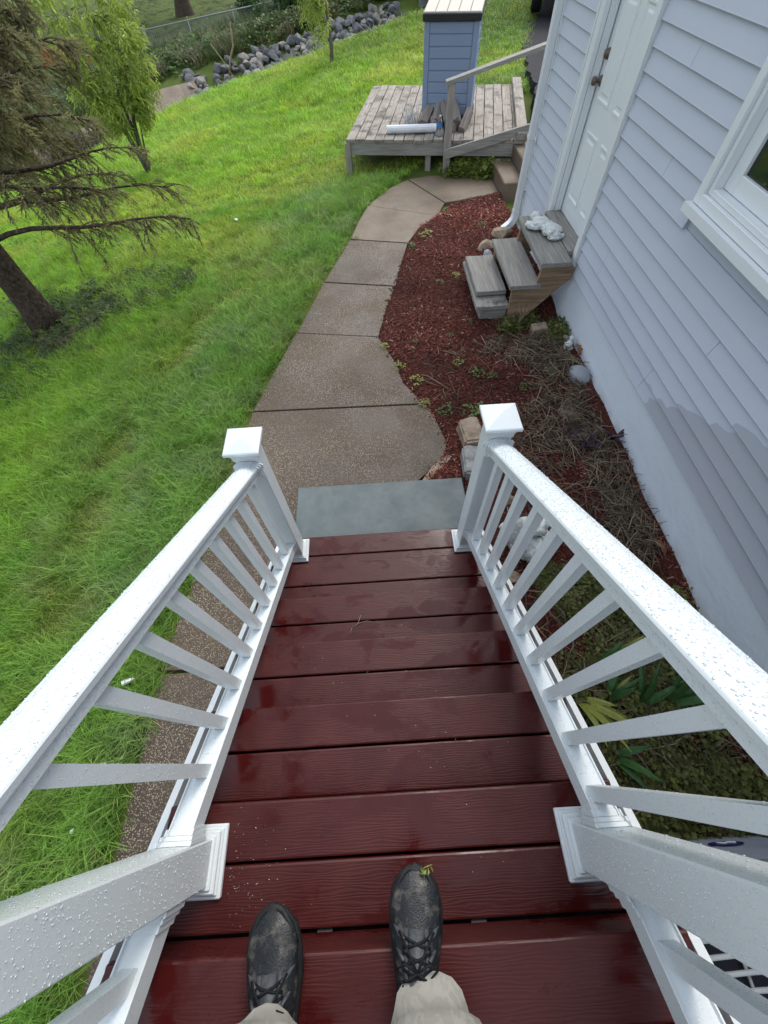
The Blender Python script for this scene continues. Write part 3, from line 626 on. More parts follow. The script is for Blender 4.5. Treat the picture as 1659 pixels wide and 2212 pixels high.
# oak leaves and papers on the ground
def leafmesh(l, w, curl):
    P = [(0, 0), (.15, .35), (.25, .22), (.42, .5), (.52, .28), (.72, .42), (.80, .18), (1, 0)]; up = [(x * l, y * w, curl * math.sin(x * 3.1) + abs(y) * curl * .8) for x, y in P]; dn = [(x * l, -y * w, curl * math.sin(x * 3.1) + abs(y) * curl * .5) for x, y in P[1:-1]]
    mb = MB(); mb.add(up + dn[::-1], [tuple(range(len(up) + len(dn)))]); return mb
for (x, y, z, s, mt, lab) in ((1.90, 3.13, .09, .14, 'brownleaf', 'curled brown oak leaf under the tiny figurine'), (1.85, 1.08, .07, .15, 'brownleaf', 'brown oak leaf against the foundation by the railing'), (.95, .62, .06, .1, 'brownleaf', 'brown leaf lying near the iris leaves')):
    o = leafmesh(s, s * .6, .025).build('dead_leaf', MAT[mt], None, label=lab, cat='leaf'); o.location = (x, y, z); o.rotation_euler = (.3, -.4, random.uniform(0, 6))
for (x, y, s, rz, lab) in ((-1.60, .50, .038, .4, 'crumpled scrap of paper in the grass next to the path'), (-1.68, -.20, .014, 1.2, 'tiny white scrap in the grass below the upper post'), (-1.9, 6.9, .035, .2, 'white scrap on the lawn left of the path bend')):
    mb = lump(int(s * 1000), 1, .5, 2, 5, .2); o = mb.build('paper_scrap', MAT['whitepaint'], None, label=lab, cat='litter'); o.location = (x, y, tz(x, y) + .07); o.scale = (s, s * .6, s * .35); o.rotation_euler = (.2, .3, rz)

# ================================================================ TIMBER PLATFORM, SHED, RAIL, STEPS
A = R(-11)
plat = empty('timber_platform', (-.227, 7.994, 0), A, label='weathered low timber platform carrying the blue shed', cat='platform')
DW, DD, DZ = 2.62, 2.72, .395
nb = 18; bw = DW / nb; dme = []
for v in range(4):
    mb = MB(); rings = []
    for i in range(6):
        y = DD * i / 5; e = random.uniform(-.003, .003); h = random.uniform(-.003, .003)
        rings.append([(x + e, y, z + h * (z > -.02)) for x, z in ((0.004, -.034), (bw - .005, -.034), (bw - .005, -.004), (bw - .009, 0), (.008, 0), (.004, -.004))])
    mb.loft(rings); dme.append(mb.mesh('deck_board', MAT['deckwood']))
for i in range(nb): inst('deck_board', dme[i % 4], plat, (i * bw, random.uniform(-.012, .012), DZ + random.uniform(-.003, .003)))
mb = MB(); mb.box(.02, DW - .02, .012, .05, DZ - .185, DZ - .036, .003); mb.box(.02, .06, .06, DD - .02, DZ - .185, DZ - .036, .003); mb.box(.06, DW, DD - .05, DD - .012, DZ - .185, DZ - .036, .003); mb.build('rim_joist', MAT['greywood_x'], plat)
for (x, y) in ((-.02, -.02), (.02, DD - .13), (1.2, .06), (1.3, DD - .15)):
    mb = MB(); mb.box(x, x + .085, y, y + .085, -.7, DZ - .037, .004); mb.build('post', MAT['greywood_z'], plat)
mb = MB(); mb.box(DW - .12, DW + .03, -.02, DD + .02, DZ + .002, DZ + .09, .005); mb.build('edge_timber', MAT['deckwood'], plat)
# shed
SA = R(-14.5); shed = empty('storage_shed', (.965, 8.52, DZ + .004), SA, label='blue resin storage shed with a tan lid on the timber platform', cat='shed')
SWd, SD, SH = .745, .60, 1.03
mb = MB(); mb.box(-.012, SWd + .012, -.012, SD + .012, 0, .085, .006); mb.build('base', MAT['black'], shed)
mb = MB(); mb.box(.012, SWd - .012, .014, SD - .014, .086, SH - .02); mb.build('body', MAT['blueshed'], shed)
for (x0, x1, y0, y1) in ((0, .075, 0, .03), (SWd - .075, SWd, 0, .03), (0, .075, SD - .03, SD), (SWd - .075, SWd, SD - .03, SD)):
    mb = MB(); mb.box(x0, x1, y0, y1, .087, SH, .006); mb.build('corner_post', MAT['blueshed'], shed)
ph = (SH - .10) / 8
mb = MB(); mb.box(0, SWd - .158, 0, .022, .004, ph - .004, .006); pme = mb.mesh('panel', MAT['blueshed'])
mb = MB(); mb.box(0, .022, 0, SD - .07, .004, ph - .004, .006); pms = mb.mesh('panel', MAT['blueshed'])
for i in range(8):
    inst('panel', pme, shed, (.079, -.004 + .006, .09 + i * ph)); inst('panel', pms, shed, (-.002 + .004, .035, .09 + i * ph)); inst('panel', pms, shed, (SWd - .024, .035, .09 + i * ph))
lid = empty('lid', (0, -.03, SH + .002)); lid.parent = shed; lid.rotation_euler = (.10, 0, 0)
mb = MB(); mb.box(-.02, SWd + .02, -.01, .022, -.012, .062, .008); mb.box(-.02, .0, .022, SD + .05, -.012, .055, .006); mb.box(SWd, SWd + .02, .022, SD + .05, -.012, .055, .006); mb.build('lid_rim', MAT['black'], lid)
mb = MB(); mb.box(0, (SWd + .03) / 5 - .006, 0, SD + .03, 0, .022, .006); lme = mb.mesh('lid_slat', MAT['lid'])
for i in range(5): inst('lid_slat', lme, lid, (-.012 + i * (SWd + .03) / 5, .016, .052))
# firewood in front of the shed
def log(loc, rot, l, r, seed, lab):
    rs = random.Random(seed); mb = MB(); n = 9; rings = []; off = [rs.uniform(.75, 1.15) for _ in range(n)]
    for k in range(n):
        if k in (0, 1, 2): off[k] *= .62                     # split face
    for i in range(6):
        y = (i / 5 - .5) * l; rings.append([(r * off[k] * math.cos(6.283 * k / n) * (1 + rs.uniform(-.04, .04)), y + (rs.uniform(-.008, .008) if i in (0, 5) else 0), r * off[k] * math.sin(6.283 * k / n) * (1 + rs.uniform(-.04, .04))) for k in range(n)])
    mb.loft(rings); o = mb.build('firewood_log', MAT['splitwood'], None, label=lab, cat='log', group='split logs leaning on the shed'); o.location = loc; o.rotation_euler = rot
zd = DZ + .004
log((1.06, 8.43, zd + .10), (.35, 0, -.45), 0.40, 0.106, 1, 'largest split log at the left end of the firewood pile')
log((1.22, 8.38, zd + .13), (.40, .3, -.2), 0.38, 0.088, 2, 'split log on top of the pile, left of the handrail post')
log((1.33, 8.33, zd + .14), (.35, 0, .05), 0.43, 0.094, 3, 'tall split log leaning on the shed just left of the handrail post')
log((1.13, 8.25, zd + .065), (0, 0, .1), 0.25, 0.069, 4, 'short split log under the pile left of the water bottle')
log((1.46, 8.25, zd + .12), (.35, .4, .15), 0.40, 0.100, 5, 'split log leaning on the shed right of the handrail post')
log((1.585, 8.12, zd + .09), (.45, 0, -.5), 0.34, 0.075, 6, 'pale bark covered log at the right end of the pile')
log((1.36, 8.10, zd + .055), (0, 0, .3), 0.22, 0.065, 7, 'short log behind the water bottle')
# bundle of stakes, each its own
mb = MB(); mb.tube([(0, 0, 0), (0, 0, .46)], .007, 6); sme = mb.mesh('stake', MAT['steel'])
mb = MB(); mb.lathe([(.012, 0), (.014, .02), (.009, .035), (.006, .05)], 8); stip = mb.mesh('stake_tip', MAT['black'])
for i in range(14):
    x = .70 + i * .021 + random.uniform(-.004, .004); lean = -1.25 + random.uniform(-.1, .08)
    o = empty('stake', (x, 8.27 + random.uniform(-.02, .02), zd + .02), random.uniform(-.06, .06) + (-.35 if i > 9 else 0), label='thin metal stake in the row lying beside the firewood', cat='stake', group='metal stakes beside the firewood')
    o.rotation_euler.x = lean; o.rotation_euler.rotate_axis('Z', 0); inst('rod', sme, o); inst('tip', stip, o, (0, 0, -.01))
mb = MB(); n = 12; rings = []
for i in range(9):
    x = i / 8 * .74; rings.append([(x, .052 * math.cos(6.283 * k / n) * (1 + .06 * math.sin(3 * x * 9 + k)), .05 + .05 * math.sin(6.283 * k / n)) for k in range(n)])
mb.loft(rings); tb = mb.build('paper_roll', MAT['whitepaint'], None, label='long white wrapped roll lying at the platform edge', cat='roll'); tb.location = (.40, 8.11, zd); tb.rotation_euler = (0, 0, R(-5))
bt = empty('water_bottle', (1.165, 7.87, zd), label='clear water bottle with blue label standing on the platform', cat='bottle')
mb = MB(); mb.lathe([(.026, 0), (.032, .006), (.033, .06), (.030, .075), (.032, .09), (.0325, .15), (.028, .175), (.013, .205), (.012, .215)], 16); mb.build('body', MAT['clear'], bt)
mb = MB(); mb.lathe([(.0332, .102), (.0335, .104), (.0335, .148), (.0332, .15)], 16, caps=False); mb.build('label_band', MAT['bluelabel'], bt)
mb = MB(); mb.lathe([(.0145, .213), (.0145, .230), (.013, .232)], 14); mb.build('cap', MAT['whitepaint'], bt)
# timber handrail
hr = empty('timber_handrail', (1.26, 7.62, .05), label='weathered timber handrail beside the concrete steps', cat='handrail')
mb = MB(); mb.box(-.048, .042, -.045, .045, -.1, .955, .005); mb.build('post', MAT['greywood_z'], hr)
mb = MB(); mb.box(1.60, 1.69, -.045, .045, .3, 1.34, .005); mb.build('post', MAT['greywood_z'], hr)
def slanted(x0, z0, x1, z1, h, d, y, name):
    mb = MB(); mb.loft([[(x0, y - d, z0), (x0, y + d, z0), (x0, y + d, z0 + h), (x0, y - d, z0 + h)], [(x1, y - d, z1), (x1, y + d, z1), (x1, y + d, z1 + h), (x1, y - d, z1 + h)]]); return mb.build(name, MAT['greywood_x'], hr)
slanted(-.085, .937, 1.75, 1.345, .04, .055, 0, 'top_rail'); slanted(-.052, .175, 1.75, .525, .105, .018, -.066, 'lower_rail')
# concrete steps
cs = empty('concrete_steps', (1.93, 7.2, 0), label='worn brown concrete steps behind the house corner', cat='steps')
for (x0, x1, z0, z1) in ((1.935, 2.6, -.1, .185), (2.205, 2.75, .187, .355), (2.48, 3.2, .357, .50)):
    mb = MB(); mb.box(x0 - 1.93, x1 - 1.93, -.50, .40, z0, z1, .012); mb.build('step', MAT['concrete'], cs)

# ================================================================ AIR CONDITIONER by the stairs
ac = empty('air_conditioner', (.80, -1.16, 0), label='grey outdoor air conditioner with louvred side beside the stairs', cat='air conditioner')
AW, AD, AH = .95, .78, .62
MAT['acgrey'] = simple('ac_grey', (.22, .235, .275), .5, .4, .1, 10); MAT['acdark'] = simple('ac_dark', (.02, .022, .03), .6, .3); MAT['acwire'] = simple('ac_wire', (.45, .47, .47), .45, .4)
def rr(w0, w1, d0, d1, r, z):
    out = []
    for (cx, cy, a0) in ((w1 - r, d1 - r, 0), (w0 + r, d1 - r, 90), (w0 + r, d0 + r, 180), (w1 - r, d0 + r, 270)):
        out += [(cx + r * math.cos(R(a0 + k * 22.5)), cy + r * math.sin(R(a0 + k * 22.5)), z) for k in range(5)]
    return out
mb = MB(); mb.loft([rr(.02, AW - .02, .02, AD - .02, .1, .0), rr(.02, AW - .02, .02, AD - .02, .1, AH - .03)]); mb.build('core', MAT['acdark'], ac)
for i in range(24):
    z = .03 + i * .0235; mb = MB(); mb.loft([rr(0.0, AW, 0.0, AD, .11, z), rr(-.004, AW + .004, -.004, AD + .004, .11, z + .006), rr(.012, AW - .012, .012, AD - .012, .11, z + .019)], False); mb.build('louvre', MAT['acgrey'], ac)
mb = MB(); mb.loft([rr(-.006, AW + .006, -.006, AD + .006, .11, AH - .045), rr(-.006, AW + .006, -.006, AD + .006, .11, AH), rr(.06, AW - .06, .06, AD - .06, .1, AH + .012), rr(.08, AW - .08, .08, AD - .08, .1, AH - .02)], False); mb.build('top_rim', MAT['acgrey'], ac)
mb = MB(); mb.loft([rr(.08, AW - .08, .08, AD - .08, .1, AH - .10)], True); mb.f = [mb.f[-1]]; mb.sm = [False]; mb.build('fan_well', MAT['acdark'], ac)
for i in range(15):
    y = .10 + i * .041; mb = MB(); mb.tube([(.085, y, AH + .006), (.3, y + .012, AH + .02), (.65, y + .012, AH + .02), (AW - .085, y, AH + .006)], .0075, 6); mb.build('guard_wire', MAT['acwire'], ac)
for x in (.16, .30, .475, .65, .79):
    mb = MB(); mb.tube([(x, .09, AH - .004), (x, AD - .09, AH - .004)], .006, 6); mb.build('guard_wire', MAT['acwire'], ac)
mb = MB(); mb.loft([[(.60 + .075 * math.cos(6.283 * k / 20), AD + .006 + d, .27 + .038 * math.sin(6.283 * k / 20)) for k in range(20)] for d in (0, .004)]); MAT['navy'] = simple('navy', (.012, .02, .12), .35, .4); e = mb.build('badge', MAT['navy'], ac)
mb = MB(); mb.tube([(.565, AD + .0112, .262), (.59, AD + .0112, .285), (.61, AD + .0112, .265), (.64, AD + .0112, .28)], .004, 5); mb.build('badge_mark', MAT['whitepaint'], e)

# ================================================================ PERSON: shoes and trouser legs
person = empty('person', (-.14, -.45, ZL), label='person in black laced shoes and pale patterned trousers, standing on the stairs', cat='person')
PO = Vector((-.14, -.45, ZL))
m = NT('shoe_fabric', .6, .3); co = m.coord('obj'); v = m.vor(co, 330, out='Distance'); mud = m.ramp(m.noise(co, 26, 5, .65), (.50, 0), (.66, 1))
m.col(m.mix(m.math('MULTIPLY', mud, .75), m.mix(m.ramp(v, (.2, 1), (.5, 0)), (.010, .012, .015), (.022, .026, .030)), (.14, .125, .105))); m.nrm(m.bump(v, .25, .002)); m.rough(m.ramp(m.noise(co, 14, 3), (.4, .30), (.65, .65))); MAT['shoe'] = m.m
MAT['lace'] = simple('lace', (.010, .011, .014), .7, .2, .2, 60); MAT['sole'] = simple('sole', (.012, .013, .014), .6, .3, .3, 40, .4, 90)
MAT['tongue'] = simple('tongue', (.05, .055, .062), .5, .4, .35, 70, .4, 160)
m = NT('trouser_print', .8, .15); co = m.coord('pos', (1, 1, .5)); f = m.noise(co, 15, 2, .4, 2.2); m.col(m.mix(m.ramp(f, (.47, 0), (.50, 1)), (.43, .415, .37), m.mix(m.ramp(f, (.60, 0), (.62, 1)), (.485, .47, .425), (.41, .395, .35)))); m.nrm(m.bump(m.mix(.4, m.noise(m.coord('pos', (1, 1, .5)), 30, 5, .6, .8), m.noise(m.coord('pos'), 900, 2)), .7, .016)); MAT['trouser'] = m.m
def shoe(toe, heel, lab):
    toe = Vector(toe); heel = Vector(heel); ax = (toe - heel); Ln = ax.length * 1.03; a = math.atan2(-ax.x, ax.y)
    s = empty('shoe', (heel - PO)); s.parent = person; s.rotation_euler = (0, 0, a)
    # stations along y: (t, halfwidth left, halfwidth right, top height, sole lift)
    ST = [(0.0, .018, .018, .055, .012), (.03, .030, .030, .085, .006), (.12, .036, .035, .098, .003), (.30, .036, .035, .100, .002), (.45, .044, .046, .088, .002), (.60, .054, .056, .070, .002), (.75, .056, .057, .058, .004), (.87, .049, .049, .050, .008), (.955, .031, .030, .042, .013), (1.0, .010, .010, .030, .018)]
    def ring(t, wl, wr, h, lift, s0, s1, infl=0):
        out = []
        for k in range(14):
            th = 2 * math.pi * k / 14; c, sn = math.cos(th), math.sin(th); w = wr if c > 0 else wl
            z = s0 + (s1 - s0) * (.5 + .5 * sn) if True else 0
            prof = abs(c) ** .6 * (1 if c > 0 else -1); out.append((prof * (w + infl) * (1 - .30 * max(0, sn)), t * Ln, z))
        return out
    mb = MB(); mb.loft([ring(t, wl, wr, h, lf, lf + .016, h) for t, wl, wr, h, lf in ST], True, True); mb.build('upper', MAT['shoe'], s)
    mb = MB(); rings = []
    for t, wl, wr, h, lf in ST:
        rings.append([(-wl - .004, t * Ln, lf + .026), (-wl - .006, t * Ln, lf + .012), (-wl, t * Ln, lf), (wr, t * Ln, lf), (wr + .006, t * Ln, lf + .012), (wr + .004, t * Ln, lf + .026)])
    mb.loft(rings, True, True); mb.build('sole', MAT['sole'], s)
    mb = MB(); mb.loft([[(-.020, t * Ln, h - .004), (.020, t * Ln, h - .004), (.014, t * Ln, h + .007), (-.014, t * Ln, h + .007)] for t, h in ((.66, .064), (.55, .078), (.42, .094), (.30, .112), (.24, .122))], True, True); mb.build('tongue', MAT['tongue'], s)
    mb = MB()
    for sgn in (-1, 1):
        mb.loft([[(sgn * .017, t * Ln, h + .001), (sgn * .026, t * Ln, h), (sgn * .028, t * Ln, h - .010), (sgn * .018, t * Ln, h - .010)] for t, h in ((.66, .064), (.55, .077), (.42, .091), (.30, .101))], True, True)
    mb.build('eyestay', MAT['tongue'], s)
    for i in range(5):
        t = .62 - i * .075; h = .0715 + i * .0085; dt = .055
        mb = MB(); mb.tube([(-.030, t * Ln, h - .006), (-.012, (t - dt * .3) * Ln, h + .008), (.012, (t - dt * .7) * Ln, h + .011), (.030, (t - dt) * Ln, h + .002)], .0027, 6); mb.tube([(.030, t * Ln, h - .006), (.012, (t - dt * .3) * Ln, h + .009), (-.012, (t - dt * .7) * Ln, h + .012), (-.030, (t - dt) * Ln, h + .002)], .0027, 6); mb.build('lace', MAT['lace'], s)
    mb = MB(); y0 = .47 * Ln
    for sg in (-1, 1):
        mb.tube([(0, y0, .104), (sg * .025, y0 + .015, .110), (sg * .042, y0 + .002, .094), (sg * .022, y0 - .012, .102), (0, y0, .106)], .0026, 6); mb.tube([(0, y0, .104), (sg * .02, y0 + .03, .088), (sg * .038, y0 + .052, .066)], .0025, 6)
    mb.build('lace_bow', MAT['lace'], s)
    for sg in (-1, 1):                                        # overlays on the quarters
        for i, t0 in enumerate((.62, .52, .42, .32)):
            mb = MB(); w0 = .048 - abs(t0 - .66) * .04; mb.tube([(sg * (w0 + .004), (t0 + .10) * Ln, .022), (sg * (w0 + .001), (t0 + .05) * Ln, .042), (sg * (w0 * .80), (t0 + .01) * Ln, .064 + i * .007), (sg * .027, (t0 - .01) * Ln, .076 + i * .0085)], [.006, .006, .005, .004], 6, squash=.5); mb.build('overlay', MAT['tongue'], s)
    mb = MB(); mb.tube([(-.050, .76 * Ln, .030), (-.044, .86 * Ln, .036), (-.026, .955 * Ln, .038), (0, 1.0 * Ln, .034), (.026, .955 * Ln, .038), (.044, .86 * Ln, .036), (.051, .76 * Ln, .030)], .0065, 6); mb.build('toe_guard', MAT['sole'], s)
    mb = MB(); mb.tube([(-.036, .16 * Ln, .092), (-.030, .30 * Ln, .104), (0, .34 * Ln, .112), (.030, .30 * Ln, .104), (.036, .16 * Ln, .092), (0, .03 * Ln, .095)], .008, 8); mb.build('collar', MAT['tongue'], s)
    return s
shoe((.018, -.215, ZL + .002), (-.005, -.505, ZL + .002), 'r'); shoe((-.318, -.270, ZL + .002), (-.285, -.560, ZL + .002), 'l')
def leg(ankle, knee, hip, rad, seed, front):
    mb = MB(); rs = random.Random(seed); n = 28; pts = []
    A0, K, H = Vector(ankle), Vector(knee), Vector(hip); rings = []
    for i in range(22):
        t = i / 21; c = A0.lerp(K, t * 2) if t < .5 else K.lerp(H, t * 2 - 1); r = rad[0] + (rad[1] - rad[0]) * t
        fold = .010 * math.exp(-t * 5) + .003
        rings.append([(c.x + (r + fold * math.sin(i * 1.9 + 2.0 * math.cos(th * 2) + seed)) * math.cos(th) * 1.05, c.y + (r * .98 + fold * math.sin(i * 1.9 + 2 * math.cos(th * 2) + seed)) * math.sin(th), c.z + (front * max(0, math.sin(th)) - .012 * math.sin(th * 3 + seed) if i < 2 else 0)) for th in [6.283 * k / n for k in range(n)]])
    mb.loft(rings, False, True); o = mb.build('trouser_leg', MAT['trouser'], person); o.data.transform(Matrix.Translation(-PO)); o.data.materials[0] = MAT['trouser']; return o
leg((.028, -.470, ZL + .075), (.05, -.50, ZL + .48), (-.03, -.60, ZL + .92), (.093, .105), 3, .02)
leg((-.30, -.485, ZL + .085), (-.30, -.52, ZL + .48), (-.19, -.60, ZL + .92), (.094, .105), 5, .02)
tw = MB(); tw.tube([(0, 0, 0), (.012, .012, .006), (.03, .016, .004)], .0015, 5)
for k in range(7): a = k * .9; tw.add([(.004 * k, .004 * k * .6, .006), (.004 * k + .012 * math.cos(a), .002 * k + .012 * math.sin(a), .014), (.004 * k + .006 * math.cos(a + .8), .002 * k + .008 * math.sin(a + .8), .012)], [(0, 1, 2)])
o = tw.build('sprig', MAT['irisyellow'], None, label='tiny green sprig stuck to the toe of the shoe nearer the house', cat='sprig'); o.location = (.028, -.222, ZL + .045)
mb = MB(); mb.tube([(0, 0, 0), (.03, .02, .004), (.045, .06, .006)], .0013, 5); mb.tube([(.03, .02, .004), (.07, .03, .003), (.10, .025, .002)], .0011, 5); mb.tube([(0, 0, 0), (-.012, -.03, .002)], .0011, 5)
o = mb.build('twig', MAT['twig'], None, label='small forked dry twig on the middle of the stairs', cat='twig'); o.location = (-.20, .59, ZL - 4 * RISE + .004)

mb = MB()
for i in range(170):                                       # pale sawdust flecks round the post foot and a few on the boards
    if i < 90: x = -.50 + abs(random.gauss(0, .07)); y = random.gauss(-.25, .075); z = ZL - RISE
    else:
        k = random.randint(2, 6); x = random.uniform(-.5, .4); z = ZL - (7 - k) * RISE; y = YL + (7 - k) * RUN - random.uniform(.01, .25)
    if y < -.345 and z < ZL - .1: continue
    s_ = random.uniform(.0006, .0020); a = random.uniform(0, 6.28); mb.add([(x + s_ * math.cos(a + k_ * 2.1), y + s_ * .6 * math.sin(a + k_ * 2.1), z + .0015 + .0006 * k_) for k_ in range(3)] + [(x, y, z + .001)], [(0, 1, 2), (0, 3, 1), (1, 3, 2), (2, 3, 0)])
mb.build('sawdust', MAT['whitepaint'], None, label='pale sawdust flecks scattered on the wet red boards', kind='stuff')
# ================================================================ SCATTER (one "stuff" object, instanced blades)
def scatter(name, pts, rot, scl, idx, tint, protos, **kw):
    me = bpy.data.meshes.new(name); n = len(pts); me.vertices.add(n); me.vertices.foreach_set('co', np.asarray(pts, np.float32).ravel())
    for nm, ty, fld, arr in (('rot', 'FLOAT_VECTOR', 'vector', rot), ('scl', 'FLOAT_VECTOR', 'vector', scl)):
        a = me.attributes.new(nm, ty, 'POINT'); a.data.foreach_set(fld, np.asarray(arr, np.float32).ravel())
    a = me.attributes.new('idx', 'INT', 'POINT'); a.data.foreach_set('value', np.asarray(idx, np.int32))
    t4 = np.ones((n, 4), np.float32); t4[:, :3] = tint; a = me.attributes.new('tint', 'FLOAT_COLOR', 'POINT'); a.data.foreach_set('color', t4.ravel())
    o = bpy.data.objects.new(name, me); COL.objects.link(o); tag(o, kind='stuff', **kw)
    c = bpy.data.collections.new(name + '_pieces')
    for i, p in enumerate(protos): c.objects.link(bpy.data.objects.new('%s_piece_%02d' % (name, i), p))
    g = bpy.data.node_groups.new(name + '_scatter', 'GeometryNodeTree'); g.interface.new_socket('Geometry', in_out='INPUT', socket_type='NodeSocketGeometry'); g.interface.new_socket('Geometry', in_out='OUTPUT', socket_type='NodeSocketGeometry')
    N = g.nodes; Lk = g.links.new; gi = N.new('NodeGroupInput'); go = N.new('NodeGroupOutput'); ci = N.new('GeometryNodeCollectionInfo'); ci.inputs['Collection'].default_value = c; ci.inputs['Separate Children'].default_value = True; ci.inputs['Reset Children'].default_value = True
    ip = N.new('GeometryNodeInstanceOnPoints'); ip.inputs['Pick Instance'].default_value = True
    def attr(nm, ty): x = N.new('GeometryNodeInputNamedAttribute'); x.data_type = ty; x.inputs['Name'].default_value = nm; return x.outputs['Attribute']
    e = N.new('FunctionNodeEulerToRotation'); Lk(attr('rot', 'FLOAT_VECTOR'), e.inputs[0]); Lk(e.outputs[0], ip.inputs['Rotation']); Lk(attr('scl', 'FLOAT_VECTOR'), ip.inputs['Scale']); Lk(attr('idx', 'INT'), ip.inputs['Instance Index'])
    Lk(gi.outputs[0], ip.inputs['Points']); Lk(ci.outputs[0], ip.inputs['Instance']); Lk(ip.outputs[0], go.inputs[0])
    md = o.modifiers.new('scatter', 'NODES'); md.node_group = g; return o
CR = np.array(CAMR)
def inview(x, y, z, mg=1.18):
    q = (np.stack([x, y, z - 2.6], -1)) @ CR; w = np.maximum(q[:, 2], .05)
    return (q[:, 2] > .05) & (np.abs(q[:, 0] / w) * 876 < 829.5 * mg) & (np.abs(q[:, 1] / w) * 876 < 1106 * mg)
def tuft(seed, n, rad, h, w, bend, segs=3, flat=.3):
    rs = random.Random(seed); mb = MB()
    for b in range(n):
        a = rs.uniform(0, 6.283); r = rad * math.sqrt(rs.random()); bx, by = r * math.cos(a), r * math.sin(a); hh = h * rs.uniform(.55, 1.1); d = rs.uniform(0, 6.283); lean = bend * rs.uniform(.35, 1.25) * hh; ww = w * rs.uniform(.7, 1.2)
        px, py = -math.sin(d), math.cos(d); V = []
        for i in range(segs):
            t = i / segs; k = lean * t * t; wz = ww * (1 - .65 * t); x, y, z = bx + math.cos(d) * k, by + math.sin(d) * k, hh * t * (1 - flat * t * bend); V += [(x - px * wz, y - py * wz, z), (x + px * wz, y + py * wz, z)]
        V.append((bx + math.cos(d) * lean, by + math.sin(d) * lean, hh * (1 - flat * bend)))
        F = [(2 * i, 2 * i + 1, 2 * i + 3, 2 * i + 2) for i in range(segs - 1)] + [(2 * segs - 2, 2 * segs - 1, 2 * segs)]
        mb.add(V, F)
    return mb.mesh('tuft', MAT['inst_leaf'])
def weedtuft(seed, n, rad, h, s):
    rs = random.Random(seed); mb = MB()
    for b in range(n):
        a = rs.uniform(0, 6.283); r = rad * math.sqrt(rs.random()); x, y, z = r * math.cos(a), r * math.sin(a), h * rs.uniform(.15, 1) * (1 - .5 * r / rad); d = rs.uniform(0, 6.283); l = s * rs.uniform(.6, 1.3); tl = rs.uniform(-.5, .7)
        ux, uy, uz = math.cos(d) * math.cos(tl), math.sin(d) * math.cos(tl), math.sin(tl); px, py = -math.sin(d) * l * .42, math.cos(d) * l * .42
        mb.add([(x, y, z), (x + ux * l * .5 + px, y + uy * l * .5 + py, z + uz * l * .5 + .1 * l), (x + ux * l, y + uy * l, z + uz * l), (x + ux * l * .5 - px, y + uy * l * .5 - py, z + uz * l * .5 + .1 * l)], [(0, 1, 2, 3)])
    return mb.mesh('weed', MAT['inst_leaf'])
near_p = [tuft(i, 22, .055, .115, .0021, .75) for i in range(5)] + [tuft(10 + i, 20, .06, .165, .0024, 1.15) for i in range(3)] + [tuft(20 + i, 24, .07, .055, .0020, .6) for i in range(3)]
far_p = [tuft(30 + i, 30, .13, .13, .0048, .75) for i in range(4)]
# ---------------------------------------------------------------- lawn
def lawn_points(n, x0, x1, y0, y1):
    x = rng.uniform(x0, x1, n); y = rng.uniform(y0, y1, n); d, _, s, _ = poly_dist(RIDGE, x, y); k = s > 0; x, y, d = x[k], y[k], d[k]; z = terrain(x, y); k = inview(x, y, z); return x[k], y[k], z[k], d[k]
def lawn_tint(x, y, d):
    n1 = vnoise(x, y, .45, 11); n2 = vnoise(x, y, 1.3, 12); n3 = vnoise(x + .3 * n2, y, .22, 13); n = len(x); r = rng.uniform(0, 1, n)
    lush = np.array([.220, .390, .065]); blue = np.array([.205, .340, .115]); bright = np.array([.285, .490, .052]); yel = np.array([.45, .53, .095]); dry = np.array([.27, .235, .085])
    w_b = sst(1.15, 2.3, d + .35 * n1)[:, None]; c = lush * (1 - w_b) + bright * w_b
    k = (sst(.15, .6, n2) * (1 - sst(.8, 2.0, d)))[:, None]; c = c * (1 - k * .8) + blue * k * .8
    # paler, thinner strip parallel to the path
    band = np.exp(-((d - 1.05 - .12 * n1 - .10 * (y - 2.5) * (y < 4.5)) / .24) ** 2) * (1 - sst(4.2, 5.4, y)) * (.6 + .4 * n2); c = c * (1 - .65 * np.clip(band, 0, 1)[:, None]) + np.array([.33, .36, .090]) * .65 * np.clip(band, 0, 1)[:, None]
    k = (sst(.1, .8, n3 + .25 * n2) * sst(3.5, 7, y + .4 * d))[:, None]; c = c * (1 - .55 * k) + yel * .55 * k
    k = (r > .95)[:, None]; c = np.where(k, c * .4 + np.array([.42, .42, .17]) * .6, c)
    # mown strip of yellow bloom running along the slope
    st = np.exp(-((d - 2.9 - .5 * n1 + .06 * (y - 9)) / .55) ** 2) * sst(4.5, 6.5, y); c = c * (1 - .45 * st[:, None]) + yel * .45 * st[:, None]
    return c * rng.uniform(.55, 1.45, (n, 1)) * np.stack([1 + .10 * n2, np.ones(n), 1 + .15 * n1], -1), band
SPR = (-4.17, 5.03)
X = []; 
x, y, z, d = lawn_points(46000, -6.2, 0.6, -1.2, 7.6)
rr_ = np.hypot(np.hypot(x, y), 2.9); k = rng.uniform(0, 1, len(x)) < np.clip(4.6 / rr_, .3, 1.0) ** 1.6; x, y, z, d = x[k], y[k], z[k], d[k]
tint, band = lawn_tint(x, y, d); n2 = vnoise(x, y, 1.3, 12); n1 = vnoise(x, y, .5, 21)
bare = np.hypot(x - SPR[0] - .25, (y - SPR[1]) * 1.1) < .75 + .25 * n2; k = ~(bare & (rng.uniform(0, 1, len(x)) < .85)); k &= ~((band > .5) & (rng.uniform(0, 1, len(x)) < .45))
x, y, z, d, tint, band, n1, n2 = (a[k] for a in (x, y, z, d, tint, band, n1, n2)); n = len(x)
lng = (rng.uniform(0, 1, n) < np.clip(.25 + .55 * n1 + .35 * (d < .9), 0, .8)) & (band < .35)
